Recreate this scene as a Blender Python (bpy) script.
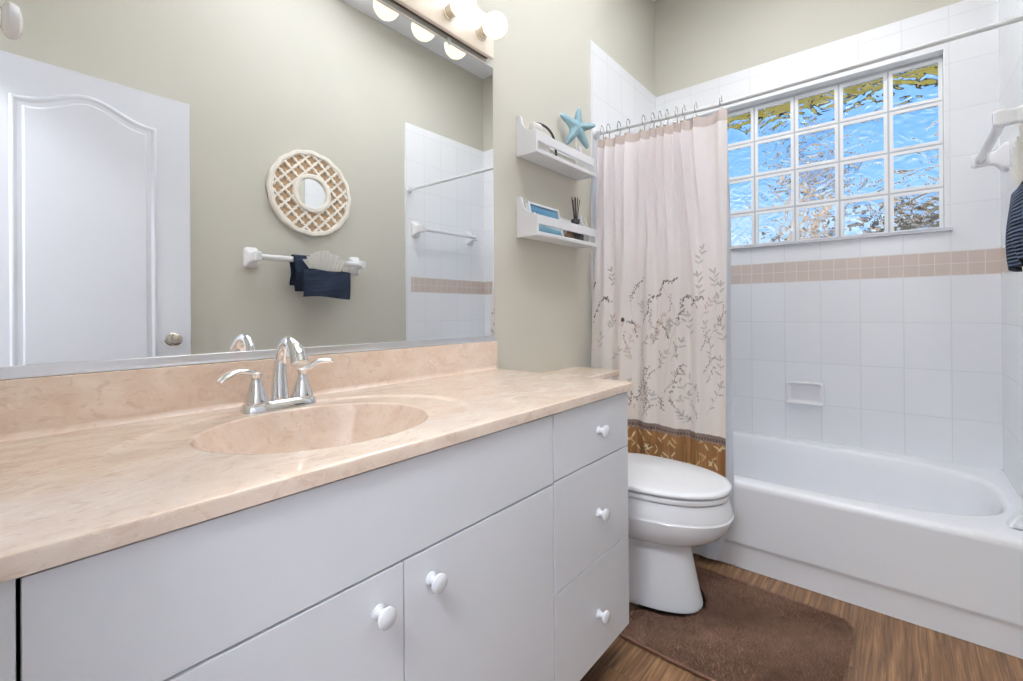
import bpy, bmesh, math, random
import numpy as np
from mathutils import Vector, Matrix
PI = math.pi
for o in list(bpy.data.objects): bpy.data.objects.remove(o, do_unlink=True)
SC = bpy.context.scene
COL = SC.collection

# ------------------------------------------------------------------ camera
CAMLOC = Vector((1.17572, 0.0, 1.03127))
FWD = Vector((-0.642302, 0.766450, 0.001793)); RGT = Vector((0.766423, 0.642296, -0.007232)); UPV = Vector((0.006695, 0.003271, 0.999972))
cd = bpy.data.cameras.new('camera'); cam = bpy.data.objects.new('camera', cd); COL.objects.link(cam)
cd.sensor_fit = 'HORIZONTAL'; cd.sensor_width = 36.0
cd.lens = 460.18 * 36.0 / 1023.0
cd.shift_y = (311.037 - 340.5) / 1023.0
cd.clip_start = 0.01; cd.clip_end = 200
M = Matrix.Identity(4)
for i in range(3):
    M[i][0] = RGT[i]; M[i][1] = UPV[i]; M[i][2] = -FWD[i]; M[i][3] = CAMLOC[i]
cam.matrix_world = M
SC.camera = cam

# ------------------------------------------------------------------ view, world, sun, lights
SC.view_settings.view_transform = 'Standard'; SC.view_settings.look = 'None'
SC.view_settings.gamma = 1.0; SC.view_settings.use_curve_mapping = False
SC.view_settings.exposure = 0.18
cy = SC.cycles
cy.use_denoising = True
cy.max_bounces = 14; cy.diffuse_bounces = 8; cy.glossy_bounces = 8; cy.transmission_bounces = 12
cy.sample_clamp_indirect = 6.0
cy.caustics_reflective = True; cy.caustics_refractive = True
cy.blur_glossy = 0.3

def S(r, g, b):
    f = lambda c: (c / 255.0 / 12.92) if c / 255.0 <= 0.04045 else ((c / 255.0 + 0.055) / 1.055) ** 2.4
    return (f(r), f(g), f(b), 1.0)

w = bpy.data.worlds.new('sky'); SC.world = w; w.use_nodes = True
nt = w.node_tree; nt.nodes.clear()
out = nt.nodes.new('ShaderNodeOutputWorld'); bg = nt.nodes.new('ShaderNodeBackground')
tc = nt.nodes.new('ShaderNodeTexCoord'); sx = nt.nodes.new('ShaderNodeSeparateXYZ'); cr = nt.nodes.new('ShaderNodeValToRGB')
nt.links.new(tc.outputs['Generated'], sx.inputs[0]); nt.links.new(sx.outputs['Z'], cr.inputs[0])
cr.color_ramp.elements[0].position = 0.0; cr.color_ramp.elements[0].color = S(225, 236, 246)
cr.color_ramp.elements[1].position = 0.6; cr.color_ramp.elements[1].color = S(70, 135, 220)
e = cr.color_ramp.elements.new(0.25); e.color = S(128, 182, 240)
nt.links.new(cr.outputs[0], bg.inputs[0]); bg.inputs[1].default_value = 1.25
nt.links.new(bg.outputs[0], out.inputs[0])

def lamp(name, kind, loc, energy, color, rot=(0, 0, 0), **kw):
    l = bpy.data.lights.new(name, kind); l.energy = energy; l.color = color
    for k, v in kw.items(): setattr(l, k, v)
    o = bpy.data.objects.new(name, l); o.location = loc; o.rotation_euler = rot; COL.objects.link(o); return o
lamp('sun', 'SUN', (0, -4, 9), 5.0, (1.0, 0.95, 0.86), (math.radians(42), 0, math.radians(-25)), angle=0.01)
CEIL_FILL = lamp('ceiling_fill_light', 'AREA', (0.80, 2.03, 2.925), 8.0, (0.96, 0.98, 1.0), (0, 0, 0), shape='DISK', size=0.42)  # unseen fill light added under the ceiling to brighten the tub end
HALL_FILL = lamp('hall_fill_light', 'AREA', (1.15, -0.85, 2.55), 44.0, (0.915, 0.955, 1.0), (0, 0, 0), shape='DISK', size=0.6)  # unseen fill light added in the hall, shines in through the doorway
UP_FILL = lamp('fill_uplight', 'AREA', (0.76, 1.15, 1.72), 222.0, (0.955, 0.98, 1.0), (PI, 0, 0), shape='DISK', size=0.30, spread=math.radians(58))  # unseen uplight added mid-room, fills by bouncing off the ceiling
BULB = 1.15

# ------------------------------------------------------------------ materials
def newmat(name):
    m = bpy.data.materials.new(name); m.use_nodes = True
    t = m.node_tree; b = t.nodes['Principled BSDF']
    return m, t, b
def mat(name, col, rough=0.5, metal=0.0, spec=0.5, noise=0.0, scale=30.0, bump=0.0, bscale=80.0, coat=0.0, trans=0.0, emit=None):
    m, t, b = newmat(name)
    b.inputs['Base Color'].default_value = col; b.inputs['Roughness'].default_value = rough; b.inputs['Metallic'].default_value = metal
    b.inputs['Specular IOR Level'].default_value = spec; b.inputs['Coat Weight'].default_value = coat; b.inputs['Coat Roughness'].default_value = 0.05
    b.inputs['Transmission Weight'].default_value = trans
    tcn = t.nodes.new('ShaderNodeTexCoord')
    if noise > 0:
        n = t.nodes.new('ShaderNodeTexNoise'); n.inputs['Scale'].default_value = scale; n.inputs['Detail'].default_value = 4
        t.links.new(tcn.outputs['Object'], n.inputs['Vector'])
        mx = t.nodes.new('ShaderNodeMix'); mx.data_type = 'RGBA'
        mx.inputs['A'].default_value = tuple(c * (1 - noise) for c in col[:3]) + (1,); mx.inputs['B'].default_value = tuple(min(1, c * (1 + noise)) for c in col[:3]) + (1,)
        t.links.new(n.outputs['Fac'], mx.inputs['Factor']); t.links.new(mx.outputs['Result'], b.inputs['Base Color'])
    if bump > 0:
        n = t.nodes.new('ShaderNodeTexNoise'); n.inputs['Scale'].default_value = bscale; n.inputs['Detail'].default_value = 3
        t.links.new(tcn.outputs['Object'], n.inputs['Vector'])
        bp = t.nodes.new('ShaderNodeBump'); bp.inputs['Strength'].default_value = bump; bp.inputs['Distance'].default_value = 0.004
        t.links.new(n.outputs['Fac'], bp.inputs['Height']); t.links.new(bp.outputs[0], b.inputs['Normal'])
    if emit:
        b.inputs['Emission Color'].default_value = emit[0]; b.inputs['Emission Strength'].default_value = emit[1]
    return m

paint = mat('greige_paint', S(200, 197, 186), 0.62, spec=0.3, bump=0.12, bscale=220)
white_paint = mat('white_ceiling_paint', S(232, 233, 238), 0.7, spec=0.2, bump=0.1, bscale=150)
gloss_white = mat('white_laminate', S(224, 226, 231), 0.28, spec=0.45, noise=0.012, scale=6)
shadow_dark = mat('dark_gap_edge', S(70, 62, 56), 0.7)
porcelain = mat('porcelain', S(232, 233, 236), 0.09, spec=0.5, noise=0.006, scale=4)
enamel = mat('tub_enamel', S(239, 240, 244), 0.16, spec=0.5, noise=0.006, scale=4)
ceramic = mat('white_ceramic', S(236, 236, 238), 0.12, noise=0.006, scale=9)
white_wood = mat('white_painted_wood', S(232, 233, 237), 0.4, noise=0.015, scale=20)
door_paint = mat('white_door_paint', S(224, 226, 233), 0.38, spec=0.4, bump=0.05, bscale=90)
chrome = mat('chrome', (0.82, 0.83, 0.85, 1), 0.06, metal=1.0)
nickel = mat('brushed_nickel', (0.62, 0.58, 0.52, 1), 0.22, metal=1.0, bump=0.05, bscale=300)
alu = mat('aluminium', (0.80, 0.82, 0.86, 1), 0.32, metal=1.0)
mirror_m = mat('mirror_glass', (0.93, 0.94, 0.94, 1), 0.0, metal=1.0)
bronze = mat('bronze_trim', S(112, 98, 86), 0.3, metal=0.7)
blush_plate = mat('cream_plate', S(238, 226, 214), 0.25, spec=0.5)
bulb_m = mat('frosted_bulb', S(120, 117, 108), 0.4, emit=((1.0, 0.95, 0.70, 1), BULB))
lamp_diff = mat('opal_diffuser', S(245, 245, 245), 0.5, emit=((0.97, 0.985, 1.0, 1), 2.0))
navy = mat('navy_terry', S(40, 50, 66), 0.95, spec=0.1, noise=0.35, scale=160, bump=0.8, bscale=400)
fan_m = mat('white_cotton', S(226, 224, 220), 0.9, spec=0.1, bump=0.2, bscale=300)
black_m = mat('black_glass', S(26, 24, 24), 0.15)
reed_m = mat('dark_reed', S(48, 38, 30), 0.8)
star_m = mat('turquoise_starfish', S(128, 158, 168), 0.75, noise=0.22, scale=60, bump=0.6, bscale=160)
teal_photo_frame = mat('white_frame', S(226, 230, 234), 0.35)
cream_m = mat('cream_shell', S(232, 226, 214), 0.4, noise=0.05, scale=50)
lattice_white = mat('whitewashed_wood', S(240, 234, 224), 0.6, noise=0.06, scale=40, bump=0.15, bscale=120)
lattice_tan = mat('raw_tan_wood', S(192, 164, 134), 0.75, noise=0.12, scale=30)
liner_m = None
tapewhite = mat('white_plastic', S(232, 234, 238), 0.3)
caulk = mat('caulk', S(216, 216, 218), 0.6)
sillm = mat('grey_marble_sill', S(196, 196, 202), 0.25, noise=0.18, scale=22)
shadowless = None

def marble():
    m, t, b = newmat('beige_cultured_marble')
    b.inputs['Roughness'].default_value = 0.10; b.inputs['Specular IOR Level'].default_value = 0.75
    tcn = t.nodes.new('ShaderNodeTexCoord')
    n1 = t.nodes.new('ShaderNodeTexNoise'); n1.inputs['Scale'].default_value = 9; n1.inputs['Detail'].default_value = 7; n1.inputs['Distortion'].default_value = 1.6
    n2 = t.nodes.new('ShaderNodeTexNoise'); n2.inputs['Scale'].default_value = 26; n2.inputs['Detail'].default_value = 5; n2.inputs['Distortion'].default_value = 2.2
    n3 = t.nodes.new('ShaderNodeTexNoise'); n3.inputs['Scale'].default_value = 17; n3.inputs['Detail'].default_value = 3; n3.inputs['Distortion'].default_value = 3.0
    mp = t.nodes.new('ShaderNodeMapping'); mp.inputs['Scale'].default_value = (1.5, 0.8, 1.3)
    t.links.new(tcn.outputs['Object'], mp.inputs[0])
    for n in (n1, n2, n3): t.links.new(mp.outputs[0], n.inputs['Vector'])
    r1 = t.nodes.new('ShaderNodeValToRGB'); el = r1.color_ramp.elements
    el[0].position = 0.3; el[0].color = S(217, 193, 173); el[1].position = 0.7; el[1].color = S(232, 216, 201)
    x = el.new(0.5); x.color = S(225, 205, 188)
    t.links.new(n1.outputs['Fac'], r1.inputs[0])
    r2 = t.nodes.new('ShaderNodeValToRGB'); el = r2.color_ramp.elements
    el[0].position = 0.36; el[0].color = (1, 1, 1, 1); el[1].position = 0.44; el[1].color = (0, 0, 0, 1)
    t.links.new(n2.outputs['Fac'], r2.inputs[0])
    mx = t.nodes.new('ShaderNodeMix'); mx.data_type = 'RGBA'; mx.inputs['B'].default_value = S(203, 175, 155)
    mul = t.nodes.new('ShaderNodeMath'); mul.operation = 'MULTIPLY'; mul.inputs[1].default_value = 0.45
    t.links.new(r2.outputs[0], mul.inputs[0]); t.links.new(mul.outputs[0], mx.inputs['Factor']); t.links.new(r1.outputs[0], mx.inputs['A'])
    r3 = t.nodes.new('ShaderNodeValToRGB'); el = r3.color_ramp.elements
    el[0].position = 0.485; el[0].color = (0, 0, 0, 1); el[1].position = 0.515; el[1].color = (0, 0, 0, 1)
    x = el.new(0.5); x.color = (0.4, 0.4, 0.4, 1)
    t.links.new(n3.outputs['Fac'], r3.inputs[0])
    mx2 = t.nodes.new('ShaderNodeMix'); mx2.data_type = 'RGBA'; mx2.inputs['B'].default_value = S(242, 231, 219)
    t.links.new(r3.outputs[0], mx2.inputs['Factor']); t.links.new(mx.outputs['Result'], mx2.inputs['A'])
    t.links.new(mx2.outputs['Result'], b.inputs['Base Color'])
    return m
marble_m = marble()

def wood_floor():
    m, t, b = newmat('wood_plank_floor')
    b.inputs['Roughness'].default_value = 0.42; b.inputs['Specular IOR Level'].default_value = 0.4
    N = t.nodes.new; L = t.links.new
    tcn = N('ShaderNodeTexCoord'); mp = N('ShaderNodeMapping'); mp.inputs['Rotation'].default_value = (0, 0, PI / 2); L(tcn.outputs['Object'], mp.inputs[0])
    br = N('ShaderNodeTexBrick'); br.inputs['Scale'].default_value = 1.0; br.inputs['Brick Width'].default_value = 1.2; br.inputs['Row Height'].default_value = 0.155
    br.inputs['Mortar Size'].default_value = 0.0012; br.inputs['Mortar Smooth'].default_value = 0.3; br.offset = 0.37
    br.inputs['Color1'].default_value = (0.1, 0.1, 0.1, 1); br.inputs['Color2'].default_value = (0.9, 0.9, 0.9, 1); br.inputs['Mortar'].default_value = (0, 0, 0, 1)
    L(mp.outputs[0], br.inputs['Vector'])
    sp = N('ShaderNodeMapping'); sp.inputs['Scale'].default_value = (52, 2.0, 1); L(tcn.outputs['Object'], sp.inputs[0])
    n1 = N('ShaderNodeTexNoise'); n1.inputs['Scale'].default_value = 1.6; n1.inputs['Detail'].default_value = 8; n1.inputs['Roughness'].default_value = 0.62; n1.inputs['Distortion'].default_value = 0.9
    off = N('ShaderNodeVectorMath'); off.operation = 'MULTIPLY_ADD'; off.inputs[1].default_value = (7, 3, 5); L(br.outputs['Color'], off.inputs[0]); L(sp.outputs[0], off.inputs[2])
    L(off.outputs[0], n1.inputs['Vector'])
    r = N('ShaderNodeValToRGB'); el = r.color_ramp.elements
    el[0].position = 0.33; el[0].color = S(58, 40, 24); el[1].position = 0.72; el[1].color = S(142, 110, 78)
    x = el.new(0.5); x.color = S(98, 70, 46)
    L(n1.outputs['Fac'], r.inputs[0])
    hs = N('ShaderNodeHueSaturation'); 
    vr = N('ShaderNodeMapRange'); vr.inputs['To Min'].default_value = 0.84; vr.inputs['To Max'].default_value = 1.14; L(br.outputs['Color'], vr.inputs[0]); L(vr.outputs[0], hs.inputs['Value'])
    L(r.outputs[0], hs.inputs['Color'])
    mx = N('ShaderNodeMix'); mx.data_type = 'RGBA'; mx.inputs['B'].default_value = S(66, 46, 30); L(br.outputs['Fac'], mx.inputs['Factor']); L(hs.outputs[0], mx.inputs['A'])
    L(mx.outputs['Result'], b.inputs['Base Color'])
    bp = N('ShaderNodeBump'); bp.inputs['Strength'].default_value = 0.15; bp.inputs['Distance'].default_value = 0.002; L(n1.outputs['Fac'], bp.inputs['Height']); L(bp.outputs[0], b.inputs['Normal'])
    return m
floor_m = wood_floor()

def tile_mat(name, axis, px, a0, pz, z0, col, grout, gw, rough=0.12, vary=0.03, wavy=0.25):
    """glazed tile grid measured in metres on the wall: joints every px along the axis and every pz upwards"""
    m, t, b = newmat(name); N = t.nodes.new; L = t.links.new
    b.inputs['Roughness'].default_value = rough
    tcn = N('ShaderNodeTexCoord'); sx = N('ShaderNodeSeparateXYZ'); L(tcn.outputs['Object'], sx.inputs[0])
    def dist(sock, p, a):
        s = N('ShaderNodeMath'); s.operation = 'SUBTRACT'; s.inputs[1].default_value = a; L(sock, s.inputs[0])
        d = N('ShaderNodeMath'); d.operation = 'DIVIDE'; d.inputs[1].default_value = p; L(s.outputs[0], d.inputs[0])
        f = N('ShaderNodeMath'); f.operation = 'FLOOR'; L(d.outputs[0], f.inputs[0])
        pp = N('ShaderNodeMath'); pp.operation = 'PINGPONG'; pp.inputs[1].default_value = p / 2; L(s.outputs[0], pp.inputs[0])
        return pp.outputs[0], f.outputs[0]
    d1, f1 = dist(sx.outputs[axis], px, a0); d2, f2 = dist(sx.outputs['Z'], pz, z0)
    # pingpong peaks mid-tile and is 0 on joints every p
    mn = N('ShaderNodeMath'); mn.operation = 'MINIMUM'; L(d1, mn.inputs[0]); L(d2, mn.inputs[1])
    mr = N('ShaderNodeMapRange'); mr.interpolation_type = 'SMOOTHSTEP'; mr.inputs['From Min'].default_value = gw * 0.5; mr.inputs['From Max'].default_value = gw * 1.3; L(mn.outputs[0], mr.inputs[0])
    cb = N('ShaderNodeCombineXYZ'); L(f1, cb.inputs[0]); L(f2, cb.inputs[1])
    wn = N('ShaderNodeTexWhiteNoise'); L(cb.outputs[0], wn.inputs['Vector'])
    hs = N('ShaderNodeHueSaturation'); hs.inputs['Color'].default_value = col
    vr = N('ShaderNodeMapRange'); vr.inputs['To Min'].default_value = 1 - vary; vr.inputs['To Max'].default_value = 1 + vary; L(wn.outputs['Value'], vr.inputs[0]); L(vr.outputs[0], hs.inputs['Value'])
    mx = N('ShaderNodeMix'); mx.data_type = 'RGBA'; mx.inputs['A'].default_value = grout; L(hs.outputs[0], mx.inputs['B']); L(mr.outputs[0], mx.inputs['Factor'])
    L(mx.outputs['Result'], b.inputs['Base Color'])
    n = N('ShaderNodeTexNoise'); n.inputs['Scale'].default_value = 14; n.inputs['Detail'].default_value = 1; L(tcn.outputs['Object'], n.inputs['Vector'])
    sc = N('ShaderNodeMath'); sc.operation = 'MULTIPLY_ADD'; sc.inputs[1].default_value = wavy; L(n.outputs['Fac'], sc.inputs[0]); L(mr.outputs[0], sc.inputs[2])
    bp = N('ShaderNodeBump'); bp.inputs['Strength'].default_value = 0.25; bp.inputs['Distance'].default_value = 0.0012; L(sc.outputs[0], bp.inputs['Height']); L(bp.outputs[0], b.inputs['Normal'])
    return m
TW = S(237, 238, 241); TG = S(226, 227, 230)
tile_back_lo = tile_mat('white_tile_back', 'X', 0.1625, 1.524, 0.2135, 1.180, TW, TG, 0.0022, vary=0.012)
tile_back_hi = tile_mat('white_tile_back_upper', 'X', 0.1625, 1.524, 0.2100, 1.288, TW, TG, 0.0022, vary=0.012)
tile_side_lo = tile_mat('white_tile_side', 'Y', 0.1625, 2.853, 0.2135, 1.180, TW, TG, 0.0022, vary=0.012)
tile_side_hi = tile_mat('white_tile_side_upper', 'Y', 0.1625, 2.853, 0.2100, 1.288, TW, TG, 0.0022, vary=0.012)
BT = S(200, 185, 176); BG = S(218, 208, 200)
band_back = tile_mat('beige_mosaic_back', 'X', 0.054, 1.524, 0.054, 1.180, BT, BG, 0.0020, rough=0.3, vary=0.03)
band_side = tile_mat('beige_mosaic_side', 'Y', 0.054, 2.853, 0.054, 1.180, BT, BG, 0.0020, rough=0.3, vary=0.03)

def glass_mat():
    m, t, b = newmat('wavy_glass'); t.nodes.remove(b); N = t.nodes.new; L = t.links.new
    o = t.nodes['Material Output']; g = N('ShaderNodeBsdfGlass'); g.inputs['IOR'].default_value = 1.45; g.inputs['Roughness'].default_value = 0.0; g.inputs['Color'].default_value = (0.97, 0.99, 1, 1)
    tcn = N('ShaderNodeTexCoord'); n = N('ShaderNodeTexNoise'); n.inputs['Scale'].default_value = 9.5; n.inputs['Detail'].default_value = 0.8; n.inputs['Distortion'].default_value = 1.8
    mp = N('ShaderNodeMapping'); mp.inputs['Rotation'].default_value = (0, 0.6, 0); mp.inputs['Scale'].default_value = (1.0, 0.35, 1.35); L(tcn.outputs['Object'], mp.inputs[0]); L(mp.outputs[0], n.inputs['Vector'])
    bp = N('ShaderNodeBump'); bp.inputs['Strength'].default_value = 1.0; bp.inputs['Distance'].default_value = 0.0085; L(n.outputs['Fac'], bp.inputs['Height']); L(bp.outputs[0], g.inputs['Normal'])
    L(g.outputs[0], o.inputs['Surface']); return m
glass_m = glass_mat()
block_edge = mat('block_edge_white', S(246, 248, 250), 0.25)
mortar = mat('white_mortar', S(196, 199, 205), 0.6)

def curtain_mat():
    m, t, b = newmat('printed_curtain'); N = t.nodes.new; L = t.links.new
    at = N('ShaderNodeVertexColor'); at.layer_name = 'print'
    b.inputs['Roughness'].default_value = 0.75; b.inputs['Specular IOR Level'].default_value = 0.25
    L(at.outputs['Color'], b.inputs['Base Color'])
    tr = N('ShaderNodeBsdfTranslucent'); L(at.outputs['Color'], tr.inputs['Color'])
    mx = N('ShaderNodeMixShader'); mx.inputs[0].default_value = 0.15
    L(b.outputs[0], mx.inputs[1]); L(tr.outputs[0], mx.inputs[2]); L(mx.outputs[0], t.nodes['Material Output'].inputs['Surface'])
    return m
curtain_m = curtain_mat()
def liner_mat():
    m, t, b = newmat('frosted_liner'); N = t.nodes.new; L = t.links.new
    b.inputs['Base Color'].default_value = S(222, 226, 232); b.inputs['Roughness'].default_value = 0.35
    tr = N('ShaderNodeBsdfTranslucent'); tr.inputs['Color'].default_value = S(222, 226, 232)
    mx = N('ShaderNodeMixShader'); mx.inputs[0].default_value = 0.4
    L(b.outputs[0], mx.inputs[1]); L(tr.outputs[0], mx.inputs[2]); L(mx.outputs[0], t.nodes['Material Output'].inputs['Surface'])
    return m
liner_m = liner_mat()

def ribbed_towel():
    m, t, b = newmat('ribbed_navy_towel'); N = t.nodes.new; L = t.links.new
    b.inputs['Roughness'].default_value = 0.95; b.inputs['Specular IOR Level'].default_value = 0.1
    tcn = N('ShaderNodeTexCoord'); wv = N('ShaderNodeTexWave'); wv.bands_direction = 'Z'; wv.inputs['Scale'].default_value = 42; wv.inputs['Distortion'].default_value = 1.2; wv.inputs['Detail'].default_value = 2
    L(tcn.outputs['Object'], wv.inputs['Vector'])
    r = N('ShaderNodeValToRGB'); r.color_ramp.elements[0].color = S(18, 21, 28); r.color_ramp.elements[1].color = S(46, 56, 74)
    L(wv.outputs['Fac'], r.inputs[0]); L(r.outputs[0], b.inputs['Base Color'])
    bp = N('ShaderNodeBump'); bp.inputs['Strength'].default_value = 0.7; bp.inputs['Distance'].default_value = 0.004; L(wv.outputs['Fac'], bp.inputs['Height']); L(bp.outputs[0], b.inputs['Normal'])
    return m
towel_m = ribbed_towel()

def beach_print():
    m, t, b = newmat('beach_print'); N = t.nodes.new; L = t.links.new
    b.inputs['Roughness'].default_value = 0.15
    tcn = N('ShaderNodeTexCoord'); sx = N('ShaderNodeSeparateXYZ'); n = N('ShaderNodeTexNoise'); n.inputs['Scale'].default_value = 18; n.inputs['Detail'].default_value = 4
    L(tcn.outputs['Generated'], sx.inputs[0]); L(tcn.outputs['Object'], n.inputs['Vector'])
    ad = N('ShaderNodeMath'); ad.operation = 'MULTIPLY_ADD'; ad.inputs[1].default_value = 0.22; L(n.outputs['Fac'], ad.inputs[0]); L(sx.outputs['Z'], ad.inputs[2])
    r = N('ShaderNodeValToRGB'); el = r.color_ramp.elements; el[0].position = 0.1; el[0].color = S(70, 116, 140); el[1].position = 1.1 if False else 1.0; el[1].color = S(74, 122, 150)
    for p, c in ((0.35, S(120, 158, 172)), (0.5, S(205, 212, 208)), (0.62, S(150, 190, 210)), (0.8, S(62, 108, 138))):
        x = el.new(p); x.color = c
    L(ad.outputs[0], r.inputs[0]); L(r.outputs[0], b.inputs['Base Color']); return m
beach_m = beach_print()

# ------------------------------------------------------------------ mesh helpers
def shade(me, ang=35):
    me.polygons.foreach_set('use_smooth', [True] * len(me.polygons))
    try: me.set_sharp_from_angle(angle=math.radians(ang))
    except Exception: pass
def rootloc(p):
    l = Vector((0, 0, 0))
    while p is not None:
        l += Vector(p.location); p = p.parent
    return l
def part(name, bm, m, parent=None, smooth=True, ang=35, label=None, mats=None, base=None):
    """link a bmesh given in world coordinates as ONE mesh object; children are stored relative to their thing"""
    bmesh.ops.recalc_face_normals(bm, faces=bm.faces[:])
    off = rootloc(parent)
    if base is not None: off = Vector(base)
    if off.length > 0: bmesh.ops.translate(bm, verts=bm.verts[:], vec=-off)
    me = bpy.data.meshes.new(name); bm.to_mesh(me); bm.free()
    for x in (mats or [m]): me.materials.append(x)
    if smooth: shade(me, ang)
    o = bpy.data.objects.new(name, me); COL.objects.link(o)
    if smooth and len(me.polygons) < 20000:
        wn_ = o.modifiers.new('weighted_normals', 'WEIGHTED_NORMAL'); wn_.mode = 'FACE_AREA'; wn_.weight = 60; wn_.keep_sharp = True
    if parent is not None: o.parent = parent
    elif base is not None: o.location = base
    if label: o['label'] = label
    return o
def thing(name, label, cat, loc, group=None):
    o = bpy.data.objects.new(name, None); COL.objects.link(o); o.location = loc; o.empty_display_size = 0.05
    o['label'] = label; o['category'] = cat
    if group: o['group'] = group
    return o
def tag(o, label, cat, group=None):
    o['label'] = label; o['category'] = cat
    if group: o['group'] = group
    return o
def struct(o): o['kind'] = 'structure'; return o
def B(): return bmesh.new()
def box(bm, x0, x1, y0, y1, z0, z1, bev=0.0, seg=2):
    g = bmesh.ops.create_cube(bm, size=1.0); vs = g['verts']
    for v in vs:
        v.co = Vector(((x0 + x1) / 2 + v.co.x * (x1 - x0), (y0 + y1) / 2 + v.co.y * (y1 - y0), (z0 + z1) / 2 + v.co.z * (z1 - z0)))
    if bev > 0:
        es = list({e for v in vs for e in v.link_edges})
        bmesh.ops.bevel(bm, geom=es, offset=bev, segments=seg, profile=0.5, affect='EDGES')
def loft(bm, rings, cap0=True, cap1=True, closed=True):
    R = [[bm.verts.new(p) for p in r] for r in rings]
    n = len(R[0])
    for a, b in zip(R[:-1], R[1:]):
        for i in range(n if closed else n - 1):
            j = (i + 1) % n
            bm.faces.new((a[i], a[j], b[j], b[i]))
    if cap0: bm.faces.new(R[0][::-1])
    if cap1: bm.faces.new(R[-1])
    return R
def frame_of(d):
    d = Vector(d).normalized(); u = Vector((0, 0, 1)) if abs(d.z) < 0.95 else Vector((1, 0, 0))
    a = d.cross(u).normalized(); b = d.cross(a).normalized(); return a, b
def lathe(bm, prof, origin, axis=(0, 0, 1), n=28, cap0=True, cap1=True):
    """prof: (radius, height) pairs along axis"""
    ax = Vector(axis).normalized(); a, b = frame_of(ax); o = Vector(origin)
    rings = [[o + ax * h + (a * math.cos(2 * PI * i / n) + b * math.sin(2 * PI * i / n)) * max(r, 1e-5) for i in range(n)] for r, h in prof]
    loft(bm, rings, cap0, cap1)
def tube(bm, pts, rad, n=14, flat=1.0, side=None):
    """swept tube; rad a number or a list; flat scales the section across `side`"""
    pts = [Vector(p) for p in pts]
    rad = rad if isinstance(rad, (list, tuple)) else [rad] * len(pts)
    rings = []; pa = None
    for i, p in enumerate(pts):
        d = (pts[min(i + 1, len(pts) - 1)] - pts[max(i - 1, 0)]).normalized()
        if side is not None: a = (Vector(side) - d * d.dot(Vector(side))).normalized()
        elif pa is None: a = frame_of(d)[0]
        else: a = (pa - d * d.dot(pa)).normalized()
        pa = a; b = d.cross(a)
        f = flat[i] if isinstance(flat, (list, tuple)) else flat
        rings.append([p + (a * math.cos(2 * PI * k / n) * f + b * math.sin(2 * PI * k / n)) * rad[i] for k in range(n)])
    loft(bm, rings)
def smoothpts(pts, k=6):
    """Catmull-Rom through the points"""
    P = [Vector(p) for p in pts]; P = [P[0] * 2 - P[1]] + P + [P[-1] * 2 - P[-2]]; r = []
    for i in range(1, len(P) - 2):
        for j in range(k):
            t = j / k; a, b, c, d = P[i - 1:i + 3]
            r.append(0.5 * ((2 * b) + (c - a) * t + (2 * a - 5 * b + 4 * c - d) * t * t + (3 * b - a - 3 * c + d) * t ** 3))
    r.append(P[-2]); return r
def sphere(bm, c, r, u=24, v=16, sc=(1, 1, 1)):
    g = bmesh.ops.create_uvsphere(bm, u_segments=u, v_segments=v, radius=1.0)
    for q in g['verts']: q.co = Vector((c[0] + q.co.x * r * sc[0], c[1] + q.co.y * r * sc[1], c[2] + q.co.z * r * sc[2]))
def sstep(a, b, x):
    t = min(1, max(0, (x - a) / (b - a))); return t * t * (3 - 2 * t)

# ------------------------------------------------------------------ dimensions (metres)
W = 1.524; YB = 2.853; ZC = 3.012; YT = 2.030; ZT = 2.392; YN = -0.03
WX0, WX1, WZ0, WZ1 = 0.164, 1.346, 1.395, 2.205          # window opening
# ------------------------------------------------------------------ room shell
bm = B(); box(bm, -0.12, W + 0.12, -1.75, YB + 0.17, -0.1, 0); struct(part('floor', bm, floor_m, smooth=False))
bm = B(); box(bm, -0.12, W + 0.12, -0.15, YB + 0.17, ZC, ZC + 0.1); struct(part('ceiling', bm, white_paint, smooth=False))
bm = B(); box(bm, -0.12, 0, -0.15, YB + 0.17, 0, ZC); struct(part('wall_left', bm, paint, smooth=False))
bm = B(); box(bm, W, W + 0.12, -0.15, YB + 0.17, 0, ZC); struct(part('wall_right', bm, paint, smooth=False))
bm = B()
box(bm, 0, WX0, YB, YB + 0.17, 0, ZC); box(bm, WX1, W, YB, YB + 0.17, 0, ZC)
box(bm, WX0, WX1, YB, YB + 0.17, 0, WZ0); box(bm, WX0, WX1, YB, YB + 0.17, WZ1, ZC)
struct(part('wall_back', bm, paint, smooth=False))
DX0, DX1 = 0.70, 1.515                                    # doorway behind the camera
bm = B(); box(bm, 0, DX0, -0.15, YN, 0, ZC); box(bm, DX0, W, -0.15, YN, 2.08, ZC); box(bm, DX1, W, -0.15, YN, 0, 2.08)
struct(part('wall_front', bm, paint, smooth=False))
bm = B(); box(bm, 0.62, DX0, YN, YN + 0.014, 0, 2.15, 0.004); box(bm, 0.62, W - 0.002, YN, YN + 0.014, 2.08, 2.15, 0.004)
struct(part('trim_1', bm, white_wood))
# unseen hall beyond the doorway, put in to block the sky, white for bounce
bm = B(); box(bm, -0.12, W + 0.12, -1.85, -1.75, 0, 2.7); struct(part('wall_hall_back', bm, white_paint, smooth=False))
bm = B(); box(bm, -0.22, -0.12, -1.85, -0.15, 0, 2.7); struct(part('wall_hall_left', bm, white_paint, smooth=False))
bm = B(); box(bm, W + 0.12, W + 0.22, -1.85, -0.15, 0, 2.7); struct(part('wall_hall_right', bm, white_paint, smooth=False))
bm = B(); box(bm, -0.22, W + 0.22, -1.85, -0.15, 2.7, 2.8); struct(part('ceiling_hall', bm, white_paint, smooth=False))
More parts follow.
